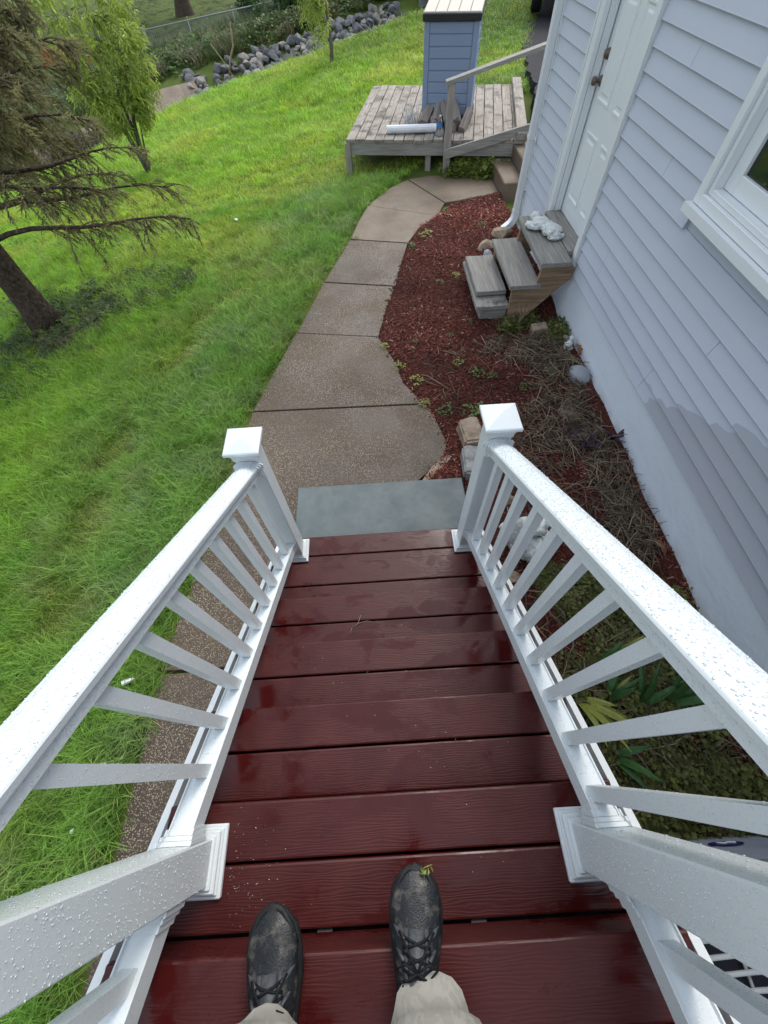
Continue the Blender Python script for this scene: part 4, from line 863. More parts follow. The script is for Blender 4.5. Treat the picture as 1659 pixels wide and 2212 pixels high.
idx = np.where(band > .4, rng.integers(8, 11, n), np.where(lng, rng.integers(5, 8, n), rng.integers(0, 5, n)))
sc = rng.uniform(.75, 1.25, n) * np.where(d < .12, .9, 1); wd = vnoise(x, y, .8, 31) * 1.5 + 2.4
rot = np.stack([-.35 * np.cos(wd) + rng.normal(0, .16, n), .35 * np.sin(wd) + rng.normal(0, .16, n), rng.uniform(0, 6.283, n)], -1)
scatter('lawn_grass', np.stack([x, y, z - .006], -1), rot, np.stack([sc, sc, sc * rng.uniform(.8, 1.2, n)], -1), idx, tint, near_p, label='long wet lawn grass beside the path')
x, y, z, d = lawn_points(62000, -14, 5.0, 7.0, 26); q, _, qs, _ = poly_dist(SW, x, y); q = q * qs
rr_ = np.hypot(x, y); k = (q < .12) & (rng.uniform(0, 1, len(x)) < np.clip(10 / rr_, .3, 1)); pl = (x - (-.227)) * math.cos(A) + (y - 7.994) * math.sin(A); pv = -(x + .227) * math.sin(A) + (y - 7.994) * math.cos(A); k &= ~((pl > .1) & (pl < 2.6) & (pv > .3) & (pv < 2.7))
x, y, z, d = x[k], y[k], z[k], d[k]; tint, band = lawn_tint(x, y, d); n = len(x); sc = rng.uniform(.7, 1.2, n) * np.clip(rr_[k] / 11, .75, 1.5)
tint = tint * np.array([1.12, 1.08, .9])
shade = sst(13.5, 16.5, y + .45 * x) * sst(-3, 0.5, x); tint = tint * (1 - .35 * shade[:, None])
rot = np.stack([rng.normal(0, .15, n), rng.normal(0, .15, n), rng.uniform(0, 6.283, n)], -1)
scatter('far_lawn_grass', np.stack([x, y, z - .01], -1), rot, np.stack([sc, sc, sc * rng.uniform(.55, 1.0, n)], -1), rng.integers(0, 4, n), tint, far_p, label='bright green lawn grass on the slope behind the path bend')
# bank beyond the swale: rank weeds, dry stems, then mown grass
wp = [weedtuft(60 + i, 34, .22, .30, .075) for i in range(3)] + [tuft(70 + i, 26, .16, .42, .006, .7) for i in range(3)]
n = 30000; x = rng.uniform(-20, 6, n); y = rng.uniform(13, 40, n); q, _, qs, _ = poly_dist(SW, x, y); q = q * qs; z = terrain(x, y); k = (q > 2.2) & inview(x, y, z, 1.15) & (q < 30); k &= rng.uniform(0, 1, n) < np.where(q < 6.5, .9, .38)
x, y, z, q = x[k], y[k], z[k], q[k]; n = len(x); n2 = vnoise(x, y, .3, 41); near = q < 6.4
tint = np.where(near[:, None], np.array([.085, .150, .036]), np.array([.060, .088, .020])) * rng.uniform(.55, 1.35, (n, 1)); dry = (near & (q < 3.0) & (rng.uniform(0, 1, n) < .16)) | (rng.uniform(0, 1, n) < .07); tint[dry] = np.array([.24, .19, .115]) * rng.uniform(.6, 1.2, (dry.sum(), 1)); tint = tint * (1 + .3 * n2[:, None])
idx = np.where(near & (n2 > -.1) & ~dry, rng.integers(0, 3, n), rng.integers(3, 6, n)); sc = np.where(near, rng.uniform(.6, 1.3, n), rng.uniform(.4, .6, n))
scatter('bank_weeds', np.stack([x, y, z - .02], -1), np.stack([rng.normal(0, .12, n), rng.normal(0, .12, n), rng.uniform(0, 6.28, n)], -1), np.stack([sc * 1.2, sc * 1.2, sc * np.where(near, 1, .35)], -1), idx, tint, wp, label='rank weeds on the bank beyond the rocks')
# ground cover: under spruce, by platform front, in the bed near the stairs
gp = [weedtuft(80 + i, 26, .055, .07, .022) for i in range(4)] + [tuft(90 + i, 14, .06, .09, .0014, 1.3) for i in range(3)]
P = []
for (cx, cy, rx, ry, nn, h) in ((-3.3, 5.4, 1.1, .6, 420, 1.5), (-4.0, 4.2, .9, .7, 380, 1.3), (-4.9, 5.0, .9, 1.2, 260, 1.4), (1.72, 7.60, .45, .06, 260, 2.3), (2.0, 7.52, .22, .05, 120, 2.6), (1.30, .12, .42, .50, 300, 1.1), (1.62, .55, .3, .45, 210, 1.1), (1.2, .85, .22, .16, 120, .9), (1.06, 1.0, .12, .10, 70, .9), (1.5, -.3, .4, .25, 140, 1.1), (1.58, 3.78, .12, .10, 24, 1.3), (1.38, 3.72, .1, .07, 26, 1.3), (1.82, 3.55, .07, .16, 34, 1.4), (1.80, 4.3, .07, .1, 30, 1.5), (1.45, 7.68, .2, .05, 70, 1.8)):
    for _ in range(nn):
        a = random.uniform(0, 6.283); r = math.sqrt(random.random()); x = cx + rx * r * math.cos(a); y = cy + ry * r * math.sin(a); zz = bed_z(x, y) if (xr(min(6.8, y)) < x < 1.92 and y < 6.8) else max(tz(x, y), -5)
        if x > 1.9 and y < 5.9: continue
        P.append((x, y, zz + (.0 if y < 6 else random.uniform(0, .05)), h, cx))
P = np.array(P); n = len(P); r = rng.uniform(.55, 1.4, (n, 1)); tint = np.where((P[:, 4] > 1.7)[:, None] & (P[:, 1] > 6)[:, None], np.array([.20, .26, .055]), np.where((P[:, 4] < 0)[:, None], np.array([.085, .140, .045]), np.array([.155, .175, .050]))) * r
sc = P[:, 3] * rng.uniform(.6, 1.3, n)
scatter('ground_cover', P[:, :3], np.stack([rng.normal(0, .2, n), rng.normal(0, .2, n), rng.uniform(0, 6.28, n)], -1), np.stack([sc, sc, sc], -1), np.where(rng.uniform(0, 1, n) < .68, rng.integers(0, 4, n), rng.integers(4, 7, n)), tint, gp, label='low leafy ground cover plants in the bed and under the spruce')
# fallen spruce needles and roots litter, mulch chips, straw
def chip(seed, l, w):
    rs = random.Random(seed); mb = MB(); k = [(x + rs.uniform(-.1, .1) * l, y + rs.uniform(-.15, .15) * w) for x, y in ((-l, -w), (l, -w * .6), (l * 1.05, w * .5), (-l * .9, w))]; t = w * .5
    mb.loft([[(x, y, -t) for x, y in k], [(x * .93, y * .8, t + rs.uniform(0, t)) for x, y in k]]); return mb.mesh('chip', MAT['inst_chip'])
def strand(seed, l):
    rs = random.Random(seed); mb = MB(); a = rs.uniform(-.4, .4); mb.tube([(-l, 0, 0), (-l * .3, a * l * .3, .012 + rs.uniform(0, .01)), (l * .3, a * l * .3 + rs.uniform(-.02, .02), .012), (l, a * l * -.3, 0)], [.0016, .0026, .0026, .0012], 4); return mb.mesh('strand', MAT['inst_chip'])
cp = [chip(i, random.uniform(.009, .020), random.uniform(.0030, .0055)) for i in range(6)]
n = 46000; y = rng.uniform(-.9, 6.8, n); x = rng.uniform(-.1, 1.92, n); e = np.interp(y, [k[0] for k in EDGE], [k[1] for k in EDGE]); k = (x > np.maximum(e - .035, -.1)) & ~((y < 1.33) & (x < .62)); k &= rng.uniform(0, 1, n) < np.where(y < 4.2, 1, .8) * np.where(x < e, .16, 1)
x, y = x[k], y[k]; z = bed_za(x, y); k = inview(x, y, z, 1.12); x, y, z = x[k], y[k], z[k]; n = len(x)
thin = vnoise(x, y, .7, 51) > .75; k = ~(thin & (rng.uniform(0, 1, n) < .75)); x, y, z = x[k], y[k], z[k]; n = len(x); r = rng.uniform(0, 1, n)
tint = np.array([.122, .037, .027]) * rng.uniform(.45, 1.5, (n, 1)); tint[r > .90] = np.array([.165, .060, .042]) ; tint[r > .965] = np.array([.30, .20, .15]); tint *= (1 + .7 * sst(4.6, 6.2, y))[:, None] * (1 + .35 * vnoise(x, y, .9, 52))[:, None]; tint[r < .10] = np.array([.030, .012, .010])
sc = rng.uniform(.55, 1.35, n)
scatter('mulch_chips', np.stack([x, y, z + .004], -1), np.stack([rng.normal(0, .35, n), rng.normal(0, .35, n), rng.uniform(0, 6.28, n)], -1), np.stack([sc, sc, sc], -1), rng.integers(0, 6, n), tint, cp, label='shredded red mulch chips covering the bed')
sp = [strand(i, random.uniform(.05, .13)) for i in range(6)]
P = []
for (cx, cy, rx, ry, nn, hz) in ((1.66, 3.05, .22, .55, 560, .06), (1.52, 2.35, .32, .32, 420, .07), (1.72, 1.85, .17, .5, 480, .07), (1.28, 2.05, .3, .22, 200, .04), (1.72, 1.35, .14, .3, 300, .05), (1.35, 3.35, .3, .25, 260, .03), (1.45, 3.83, .12, .1, 60, .05), (1.3, 1.5, .3, .3, 130, .02), (.75, 3.0, .35, .5, 70, .01), (1.2, .4, .5, .7, 420, .05), (1.45, -.1, .4, .35, 200, .05), (-3.75, 4.7, .5, .35, 420, .02), (-3.2, 5.0, .35, .2, 160, .02)):
    for _ in range(nn):
        a = random.uniform(0, 6.283); r = math.sqrt(random.random()) ; x = cx + rx * r * math.cos(a); y = cy + ry * r * math.sin(a)
        if x < 1.9: P.append((x, y, (bed_z(x, y) if x > 0 else tz(x, y) + .01) + .006 + random.random() * hz * (1 - r * r)))
P = np.array(P); n = len(P); tint = np.where((rng.uniform(0, 1, n) < .55)[:, None], np.array([.21, .165, .115]), np.array([.095, .072, .052])) * rng.uniform(.5, 1.45, (n, 1)); sc = rng.uniform(.5, 1.3, n)
scatter('dead_stems', P, np.stack([rng.normal(0, .3, n), rng.normal(0, .35, n), rng.uniform(0, 6.28, n)], -1), np.stack([sc, sc, sc], -1), rng.integers(0, 6, n), tint, sp, label='matted dry plant stems along the house foundation')
# ---------------------------------------------------------------- single plants of the bed
def weed(loc, s, mat, lab, n=40, grp='small weeds in the mulch', leaf=.021, cat='weed', h=.055):
    w = weedtuft(random.randint(0, 9999), n, .06, h, leaf); w.materials.clear(); w.materials.append(MAT[mat]); o = inst('weed_plant', w, None, loc, (0, 0, random.uniform(0, 6)), (s,) * 3, label=lab, cat=cat, group=grp); return o
for (x, y, s, mt, lab) in ((.93, 3.02, 1.25, 'weedleaf', 'round bluish green weed in the middle of the mulch'), (1.07, 2.99, .8, 'weedleaf', 'small weed just right of the round bluish green weed'), (.78, 3.19, .9, 'irisyellow', 'wispy yellow weed in the middle of the mulch'), (.42, 3.56, .6, 'weedleaf', 'small weed near the narrow bend of the path edge'), (.79, 4.60, .8, 'weedleaf', 'lone weed in the mulch left of the wooden steps'), (.10, 3.55, .8, 'irisyellow', 'yellow green weed at the corner of the path edge'), (.23, 3.24, 1.0, 'irisyellow', 'yellow green tuft overhanging the path edge'), (.37, 3.01, 1.1, 'irisyellow', 'sprawling yellow tuft by the path, above the last joint'), (.58, 2.60, 1.2, 'weedleaf', 'green tuft beside the path, left of the railing cap'), (.83, 2.56, 1.5, 'weedleaf', 'largest green weed touching the railing cap'), (.55, 5.49, 1.1, 'weedleaf', 'bright green weed where path and mulch meet, far end'), (.76, 5.72, 1.5, 'irisyellow', 'straw yellow weed clump on the far mulch edge'), (.42, 2.72, .9, 'irisyellow', 'mossy tuft on the path edge near the last joint'), (.77, 3.63, .5, 'weedleaf', 'tiny weed in the mulch above the wispy yellow weed'), (1.0, 3.82, .55, 'weedleaf', 'tiny weed left of the lowest wooden step'), (1.0, 4.75, .9, 'irisyellow', 'dry yellow tuft touching the lowest wooden step'), (1.50, 5.9, .9, 'weedleaf', 'weed in the mulch near the downspout elbow'), (1.62, 2.95, 1.0, 'weedleaf', 'mossy weed in the dry stems'), (1.36, 2.82, 1.2, 'weedleaf', 'soft green weed at the edge of the dry stems'), (1.50, 6.70, .7, 'weedleaf', 'small weed at the mulch edge by the concrete steps'), (-.16, 5.82, .9, 'irisyellow', 'pale tuft growing into the path joint from the lawn'), (1.10, 6.35, .8, 'weedleaf', 'weed at the inner corner of the path bend')):
    weed((x, y, (bed_z(x, y) if x > xr(y) else .015)), s, mt, lab)
def sword(seed, n, L, w, spread, mat, name, loc, lab, cat, grp=None, tilt=None):
    rs = random.Random(seed); pl = empty(name, loc, 0, label=lab, cat=cat, group=grp)
    for i in range(n):
        a = rs.uniform(0, 6.283) if tilt is None else tilt + rs.uniform(-.7, .7); l = L * rs.uniform(.65, 1.15); out = spread * rs.uniform(.4, 1.2); ux, uy = math.cos(a), math.sin(a); px, py = -uy, ux; rings = []; sag = rs.uniform(.1, .6)
        for j in range(8):
            t = j / 7; r = .012 + l * t * math.sin(out * (.6 + .6 * t)); z = l * t * math.cos(min(1.5, out * (.6 + .6 * t))) - sag * .08 * t * t; ww = w * (1 - t ** 3) * (.8 + .4 * math.sin(t * 3)) + .0006
            rings.append([(ux * r + px * ww, uy * r + py * ww, z), (ux * r + .002, uy * r, z + .003 + ww * .25), (ux * r - px * ww, uy * r - py * ww, z), (ux * r, uy * r, z - .001 + ww * .12)])
        mb = MB(); mb.loft(rings, True, False); mb.build('leaf', MAT[mat if not (mat == 'irisleaf' and rs.random() < .12) else 'irisyellow'], pl)
    return pl
for i, (x, y, n, mt, L, lab, tl) in enumerate(((1.18, .42, 6, 'irisleaf', .36, 'iris plant nearest the lower post, leaves leaning to the house', .5), (1.18, .24, 6, 'irisleaf', .30, 'iris clump in the middle of the baluster gaps', 1.0), (1.36, .20, 6, 'irisleaf', .34, 'iris fan with upright leaves beside the folded leaf', .9), (1.48, .20, 5, 'irisleaf', .36, 'tall iris close to the house foundation', .6), (1.66, .18, 5, 'irisleaf', .34, 'iris touching the house foundation', .8), (1.02, .26, 8, 'irisyellow', .34, 'yellowing iris leaves lying flat by the stairs', -1.0), (1.12, -.02, 5, 'irisleaf', .30, 'dark iris leaves under the last balusters', -.4))):
    sword(200 + i, n, L, .017, 1.05 if mt == 'irisyellow' else .72, mt, 'iris_plant', (x, y, bed_z(x, y)), lab, 'iris', 'irises beside the stairs', tl)
for i, (x, y, lab) in enumerate(((1.86, 2.10, 'dark purple leafed plant against the foundation'), (1.66, 2.06, 'dark purple plant in the dry stems, middle of three'), (1.53, 2.20, 'small dark purple plant furthest from the foundation'))): sword(300 + i, 9, .13, .010, .75, 'purpleleaf', 'purple_plant', (x, y, bed_z(x, y) + .02), lab, 'plant', 'purple plants by the foundation')
mb = MB()
for k in range(5): mb.tube([(0, 0, 0), (.02 * k - .03, -.05, .12 + .02 * k), (.05 * k - .10, -.03 - .03 * k, .24 + .015 * k)], [.004, .003, .001], 5)
o = mb.build('dead_stalk', MAT['twig'], None, label='dry branching stalk leaning on the wooden steps', cat='stalk'); o.location = (1.45, 3.70, .03); o.rotation_euler = (-.3, .35, .3)
# ================================================================ TREES
# spruce: trunk, limbs, needles
spr = empty('spruce_tree', (SPR[0], SPR[1], tz(*SPR) - .05), label='old spruce with drooping sparse branches at the lawn edge', cat='tree')
sb_ = spr.location.z
mb = MB(); rings = []; n = 22
for i in range(30):
    t = i / 29; z = t * 9; r = (.155 + .07 * math.exp(-z * 5)) * (1 - t * .85)
    rings.append([((r + .012 * mnoise.noise(Vector((math.cos(th) * 3, math.sin(th) * 3, z * 4)))) * math.cos(th) - .03 * z * 0, (r + .012 * mnoise.noise(Vector((math.cos(th) * 3, math.sin(th) * 3, z * 4 + 9)))) * math.sin(th), z) for th in [6.283 * k / n for k in range(n)]])
mb.loft(rings, True, True)
for a in (0.2, 1.5, 2.9, 4.4, 5.4): mb.tube([(math.cos(a) * .12, math.sin(a) * .12, .12), (math.cos(a) * .28, math.sin(a) * .28, .045), (math.cos(a + .2) * .5, math.sin(a + .2) * .5, .03)], [.06, .035, .012], 6)
mb.build('trunk', MAT['bark'], spr)
LB = MB(); ND = MB(); rs = random.Random(5)
def needles(p, d, L, dens=1.0):
    d = Vector(d).normalized(); n = max(4, int(L / .0105 * dens))
    for i in range(n):
        q = Vector(p) + d * L * (i / n); a = rs.uniform(0, 6.283); u = d.orthogonal().normalized(); u.rotate(Matrix.Rotation(a, 3, d)); e = (u * .9 + d * .75).normalized() * rs.uniform(.040, .075); s = d.cross(u) * .0085
        ND.add([q - s, q + s, q + e], [(0, 1, 2)])
def limb(z, az, L, rise, droop, full=1.0, r0=.028):
    pts = []; base = Vector((math.cos(az) * .1, math.sin(az) * .1, z)); N = 9; bend = rs.uniform(-.25, .25)
    for i in range(N):
        t = i / (N - 1); a = az + bend * t; pts.append(base + Vector((math.cos(a) * L * t, math.sin(a) * L * t, rise * t * L - droop * t * t * L + .03 * math.sin(t * 9 + az))))
    LB.tube(pts, [r0 * (1 - .9 * i / (N - 1)) + .002 for i in range(N)], 6)
    nt = int(L * 24)
    for k in range(nt):
        t = rs.uniform(.22, 1) ** .8; f = t * (N - 1); i = min(int(f), N - 2); p = pts[i].lerp(pts[i + 1], f - i); a = az + rs.uniform(-1.3, 1.3); l = rs.uniform(.12, .55) * (1.15 - .5 * t) * min(1, L / 1.8)
        hang = rs.uniform(-.25, .9); tp = [p]; q = p
        for j in range(4):
            q = q + Vector((math.cos(a), math.sin(a), -hang - .28 * j)).normalized() * l / 4; tp.append(q)
        LB.tube(tp, [.005, .004, .003, .002, .0012], 4)
        if rs.random() < .5 + .45 * full:
            st = 0 if rs.random() < .4 else 2
            for j in range(st, 4): needles(tp[j], tp[j + 1] - tp[j], l / 4, 1.0 * full)
            for m_ in range(rs.randint(1, 3)):
                j = rs.randint(1, 3); dd = (tp[j + 1] - tp[j]).normalized() + Vector((rs.uniform(-.8, .8), rs.uniform(-.8, .8), rs.uniform(-.6, .1))); l2 = rs.uniform(.06, .16); e = tp[j] + dd.normalized() * l2; LB.tube([tp[j], e], [.002, .001], 3); needles(tp[j], e - tp[j], l2, full)
    for i in range(N - 4, N - 1): needles(pts[i], pts[i + 1] - pts[i], (pts[i + 1] - pts[i]).length, full)
def limb_to(z, tip, droop=.12, full=1.0, r0=.026):
    t = Vector(tip) - Vector((SPR[0], SPR[1], sb_)); L = math.hypot(t.x, t.y); limb(z, math.atan2(t.y, t.x), L, (t.z - z) / L + droop, droop, full, r0)
# limbs seen in the picture: (height on the trunk above its base, tip in the world)
for z, tip, dr, fu in ((1.05, (-1.90, 4.70, .72), .15, .5), (1.25, (-2.18, 5.2, .80), .2, .5), (1.5, (-2.45, 5.6, 1.00), .15, .6), (1.9, (-2.5, 5.0, 1.45), .2, .85), (2.1, (-2.75, 5.6, 1.62), .2, .9), (2.3, (-2.9, 6.1, 1.75), .2, .9), (2.3, (-2.65, 4.6, 1.75), .2, .9), (2.5, (-2.9, 5.4, 1.95), .2, 1.0), (1.2, (-3.5, 6.7, .6), .15, .5), (2.6, (-3.2, 6.4, 2.0), .25, 1.0), (1.6, (-3.7, 6.9, 1.0), .2, .7), (2.0, (-3.8, 7.1, 1.5), .2, .9), (2.75, (-3.2, 5.9, 2.15), .25, 1.0), (1.8, (-3.0, 4.0, 1.2), .2, .6), (1.45, (-2.55, 4.9, .95), .25, .5)): limb_to(z, tip, dr, fu)
for z, tip in ((2.2, (-2.9, 4.9, 1.55)), (2.4, (-3.1, 5.7, 1.8)), (2.0, (-3.2, 6.2, 1.35)), (2.8, (-3.0, 4.8, 2.1)), (2.5, (-3.5, 6.6, 1.85)), (1.7, (-3.2, 5.8, 1.1)), (2.9, (-3.4, 5.5, 2.3)), (2.2, (-3.9, 6.6, 1.6)), (1.9, (-3.3, 5.2, 1.3))): limb_to(z, tip, .22, 1.15)
for i in range(46):
    z = rs.uniform(1.2, 8.2); az = rs.uniform(1.2, 5.6) if z < 3.2 else rs.uniform(0, 6.283); limb(z, az, max(.5, 2.0 - z * .16) * rs.uniform(.75, 1.1), -.05, .18, 1.0)
LB.build('branches', MAT['bark'], spr); ND.build('needles', MAT['needle'], spr, kind='stuff')
# willows: thin stems and hanging shoots with narrow leaves
def willow(name, loc, stems, h, spread, shoots, seed, lab, lw=.0115, ll=.085, drop=.75, lean=(0, 0), lo=.38):
    rs = random.Random(seed); w = empty(name, loc, 0, label=lab, cat='tree', group='young willows on the lawn'); ST = MB(); LF = MB(); tips = []
    for i in range(stems):
        a = rs.uniform(0, 6.283); H = h * rs.uniform(.6, 1.0); out = spread * rs.uniform(.15, .8); pts = [Vector((math.cos(a) * .05 * rs.random(), math.sin(a) * .05 * rs.random(), -.05))]
        for j in range(1, 9):
            t = j / 8; pts.append(Vector((math.cos(a) * out * t ** 1.4 + .03 * math.sin(5 * t + i) + lean[0] * t, math.sin(a) * out * t ** 1.4 + .03 * math.cos(6 * t + i) + lean[1] * t, H * t)))
        ST.tube(pts, [.024 * (1 - .88 * j / 8) * (2.0 if stems < 4 else 1) for j in range(9)], 6)
        tips += [(pts[k], a) for k in range(int(9 * lo), 9)]
    for s_ in range(shoots):
        p, a = rs.choice(tips); a += rs.uniform(-1.6, 1.6); l = rs.uniform(.35, 1.0) * drop; pts = [p.copy()]; q = p.copy(); v = Vector((math.cos(a), math.sin(a), rs.uniform(.1, .9))).normalized()
        for j in range(8):
            v = (v + Vector((rs.uniform(-.16, .16), rs.uniform(-.16, .16), -.26))).normalized(); q = q + v * l / 8; pts.append(q.copy())
        if q.z < .25 * h and rs.random() < .8: continue
        ST.tube(pts, [.0035 * (1 - j / 9) + .0008 for j in range(9)], 3)
        for j in range(1, 8):
            for m_ in range(3):
                b = pts[j].lerp(pts[j + 1], rs.random()); d = ((pts[j + 1] - pts[j]).normalized() * .7 + Vector((rs.uniform(-1, 1), rs.uniform(-1, 1), rs.uniform(-.8, .3)))).normalized() * ll * rs.uniform(.6, 1.3); sd_ = d.cross(Vector((rs.uniform(-1, 1), rs.uniform(-1, 1), rs.uniform(-1, 1)))).normalized() * lw
                LF.add([b, b + d * .45 + sd_, b + d, b + d * .45 - sd_], [(0, 1, 2, 3)])
    ST.build('stems', MAT['greybark'], w); LF.build('crown', MAT['willowleaf'], w, kind='stuff'); return w
willow('willow_tree', (-4.33, 10.43, tz(-4.33, 10.43)), 13, 2.45, .85, 760, 3, 'yellow green many stemmed young willow behind the spruce', lo=.55, lean=(.0, 0), drop=.5)
willow('willow_tree', (-.62, 15.76, tz(-.62, 15.76)), 2, 3.0, .75, 600, 9, 'slender young willow standing alone before the rocks', lo=.28, drop=.9)
# trees and shrubs beyond the fence
def leafy(name, loc, rad, n, mat, lab, cat, seed, trunk=None, grp=None, s=.10, zc=None):
    rs = random.Random(seed); t = empty(name, loc, 0, label=lab, cat=cat, group=grp); LF = MB(); lumps = [(Vector((rs.gauss(0, .45) * rad[0], rs.gauss(0, .45) * rad[1], (zc or rad[2] * .55) + rs.gauss(0, .35) * rad[2])), rs.uniform(.3, .55)) for _ in range(12)]
    for i in range(n):
        c, k = rs.choice(lumps); d = Vector((rs.gauss(0, 1), rs.gauss(0, 1), rs.gauss(0, 1))).normalized() * k * rs.uniform(.6, 1.05); p = c + Vector((d.x * rad[0], d.y * rad[1], d.z * rad[2]))
        if p.z < 0: continue
        u = Vector((rs.gauss(0, 1), rs.gauss(0, 1), rs.gauss(0, .6))).normalized() * s * rs.uniform(.5, 1.2); v = u.cross(Vector((rs.gauss(0, 1), rs.gauss(0, 1), rs.gauss(0, 1)))).normalized() * s * .4
        LF.add([p - u, p + v, p + u, p - v], [(0, 1, 2, 3)])
    LF.build('crown', MAT[mat], t, kind='stuff'); mb = MB()
    if trunk:
        r, h = trunk; mb.tube([(0, 0, -.3), (0, 0, .05), (.02, 0, .5), (.05, .05, h * .5), (0, 0, h)], [r * 1.7, r * 1.35, r, r * .8, r * .3], 14)
        for k in range(7): a = k * .9; mb.tube([(.03, .03, h * (.45 + .06 * k)), (math.cos(a) * rad[0] * .35, math.sin(a) * rad[1] * .35, h * (.62 + .05 * k)), (math.cos(a) * rad[0] * .75, math.sin(a) * rad[1] * .75, h * (.72 + .05 * k))], [r * .4, r * .22, .02], 6)
    else:
        for k in range(9): a = k * .7; mb.tube([(0, 0, -.1), (math.cos(a) * rad[0] * .3, math.sin(a) * rad[1] * .3, rad[2] * .5), (math.cos(a) * rad[0] * .6, math.sin(a) * rad[1] * .6, rad[2] * .95)], [.03, .02, .006], 5)
    mb.build('trunk' if trunk else 'stems', MAT['bark'], t); return t
leafy('shade_tree', (-8.63, 33.3, tz(-8.63, 33.3)), (4.5, 4.5, 3.5), 5000, 'darkleaf', 'large tree whose trunk stands on the mown grass beyond the fence', 'tree', 2, (.36, 8), s=.3, zc=7)
for i, (x, y, r, nn, lab) in enumerate(((-2.3, 23.0, .9, 3200, 'dark green bush behind the end of the chain link fence'), (-.7, 22.9, 1.0, 3600, 'dark bush behind the slender willow'), (.7, 22.4, .95, 3600, 'dense dark bush left of the culvert'), (1.75, 22.3, .8, 3000, 'low dark bush just left of the blue shed lid'), (5.0, 25.5, 1.4, 3800, 'dark bush between shed lid and driveway'), (-3.6, 23.6, .6, 1600, 'bright bush growing through the fence'))):
    leafy('bush', (x, y, tz(x, y) - .1), (r, r, r * 1.5), nn, 'darkleaf', lab, 'bush', 20 + i, None, 'bushes beyond the rocks', s=.085)

# tangle of brown brush along the channel behind the spruce
def brush(loc, rad, n, seed, lab):
    rs = random.Random(seed); b = empty('brush', loc, 0, label=lab, cat='shrub', group='brown brush along the channel'); mb = MB()
    for i in range(n):
        a = rs.uniform(0, 6.283); r = rad * math.sqrt(rs.random()) * .6; p = Vector((r * math.cos(a), r * math.sin(a), 0)); v = Vector((math.cos(a) * rs.uniform(.1, .8), math.sin(a) * rs.uniform(.1, .8), 1)).normalized(); L = rs.uniform(.4, 1.1) * rad; pts = [p]
        for j in range(4): v = (v + Vector((rs.uniform(-.4, .4), rs.uniform(-.4, .4), rs.uniform(-.35, .1)))).normalized(); p = p + v * L / 4; pts.append(p)
        mb.tube(pts, [.009, .007, .006, .004, .002], 3)
    mb.build('stems', MAT['drytwig'], b)
    LF = MB()
    for i in range(n * 3):
        a = rs.uniform(0, 6.283); r = rad * math.sqrt(rs.random()); c = Vector((r * math.cos(a), r * math.sin(a), rad * rs.uniform(.05, .8) * (1 - .5 * r / rad))); u = Vector((rs.gauss(0, 1), rs.gauss(0, 1), rs.gauss(0, 1))).normalized() * .05; w = u.orthogonal() * .35; LF.add([c - u, c + w, c + u, c - w], [(0, 1, 2, 3)])
    LF.build('leaves', MAT['drytwig'] if seed % 2 else MAT['needle'], b, kind='stuff')
for i, (x, y, r, lab) in enumerate(((-8.6, 12.9, .9, 'brown brush left of the willow, nearest the picture edge'), (-7.6, 14.2, .8, 'brown brush over the channel behind the spruce limbs'), (-6.9, 15.6, .7, 'brown brush by the channel just left of the willow stems'), (-9.8, 13.6, 1.0, 'brown brush beyond the channel at the far left'))): brush((x, y, tz(x, y)), r, 320, 60 + i, lab)

# ================================================================ SWALE: riprap, concrete channel, branch, culvert
mes = []
for i in range(9):
    for mt in ('rockgrey', 'rockpale'):
        if mt == 'rockpale' and i > 3: continue
        mes.append(lump(100 + i, 2, .10, 1.2, 15, .03).mesh('rock', MAT[mt]))
acc = [0]; 
for a, b in zip(SW, SW[1:]): acc.append(acc[-1] + math.hypot(b[0] - a[0], b[1] - a[1]))
def sw_at(s_, q):
    k = max(i for i in range(len(acc) - 1) if acc[i] <= s_ + 1e-9); f = (s_ - acc[k]) / (acc[k + 1] - acc[k]); a, b = SW[k], SW[k + 1]; dx, dy = b[0] - a[0], b[1] - a[1]; L = math.hypot(dx, dy); return a[0] + dx * f - dy / L * q, a[1] + dy * f + dx / L * q, math.atan2(dy, dx)
S0 = acc[6] - .55; S1 = acc[10] + .6; rocks = []; tries = 0
while len(rocks) < 290 and tries < 16000:
    tries += 1; s_ = random.uniform(S0, S1); q = random.uniform(.12, 1.9); r = random.uniform(.09, .235)
    x, y, az = sw_at(s_, q)
    if all(math.hypot(x - a, y - b) > (r + c) * .52 for a, b, c in rocks):
        rocks.append((x, y, r)); frac = (s_ - S0) / (S1 - S0)
        me = random.choice(mes); inst('rock', me, None, (x, y, tz(x, y) + r * .35), (random.uniform(-.6, .6), random.uniform(-.6, .6), random.uniform(0, 6.28)), (r * random.uniform(.9, 1.3), r * random.uniform(.75, 1.0), r * random.uniform(.55, .85)), label='angular grey rock in the riprap of the drainage swale', cat='rock', group='riprap rocks in the swale')
mb = MB(); NS = 60; prof = [(.02, .03), (.16, .03), (.28, -.03), (.5, -.07), (.85, -.02), (1.15, .10), (1.4, .22)]
for i in range(NS):
    s_ = acc[2] - 2.5 + (acc[6] - .35 - acc[2] + 2.5) * i / (NS - 1)
    for q, dz in prof:
        x, y, az = sw_at(s_, q); ex, ey, _ = sw_at(s_, -.3); mb.v.append((x, y, tz(ex, ey) - .03 + dz - .10 * (q > .1) + (.0 if q < .2 else .02 * math.sin(s_ * 2))))
k = len(prof); mb.f = [(i * k + j, (i + 1) * k + j, (i + 1) * k + j + 1, i * k + j + 1) for i in range(NS - 1) for j in range(k - 1)]; mb.sm = [False] * len(mb.f)
mb.build('drainage_channel', MAT['concrete'], label='worn pinkish concrete drainage channel leading to the rocks', kind='structure')
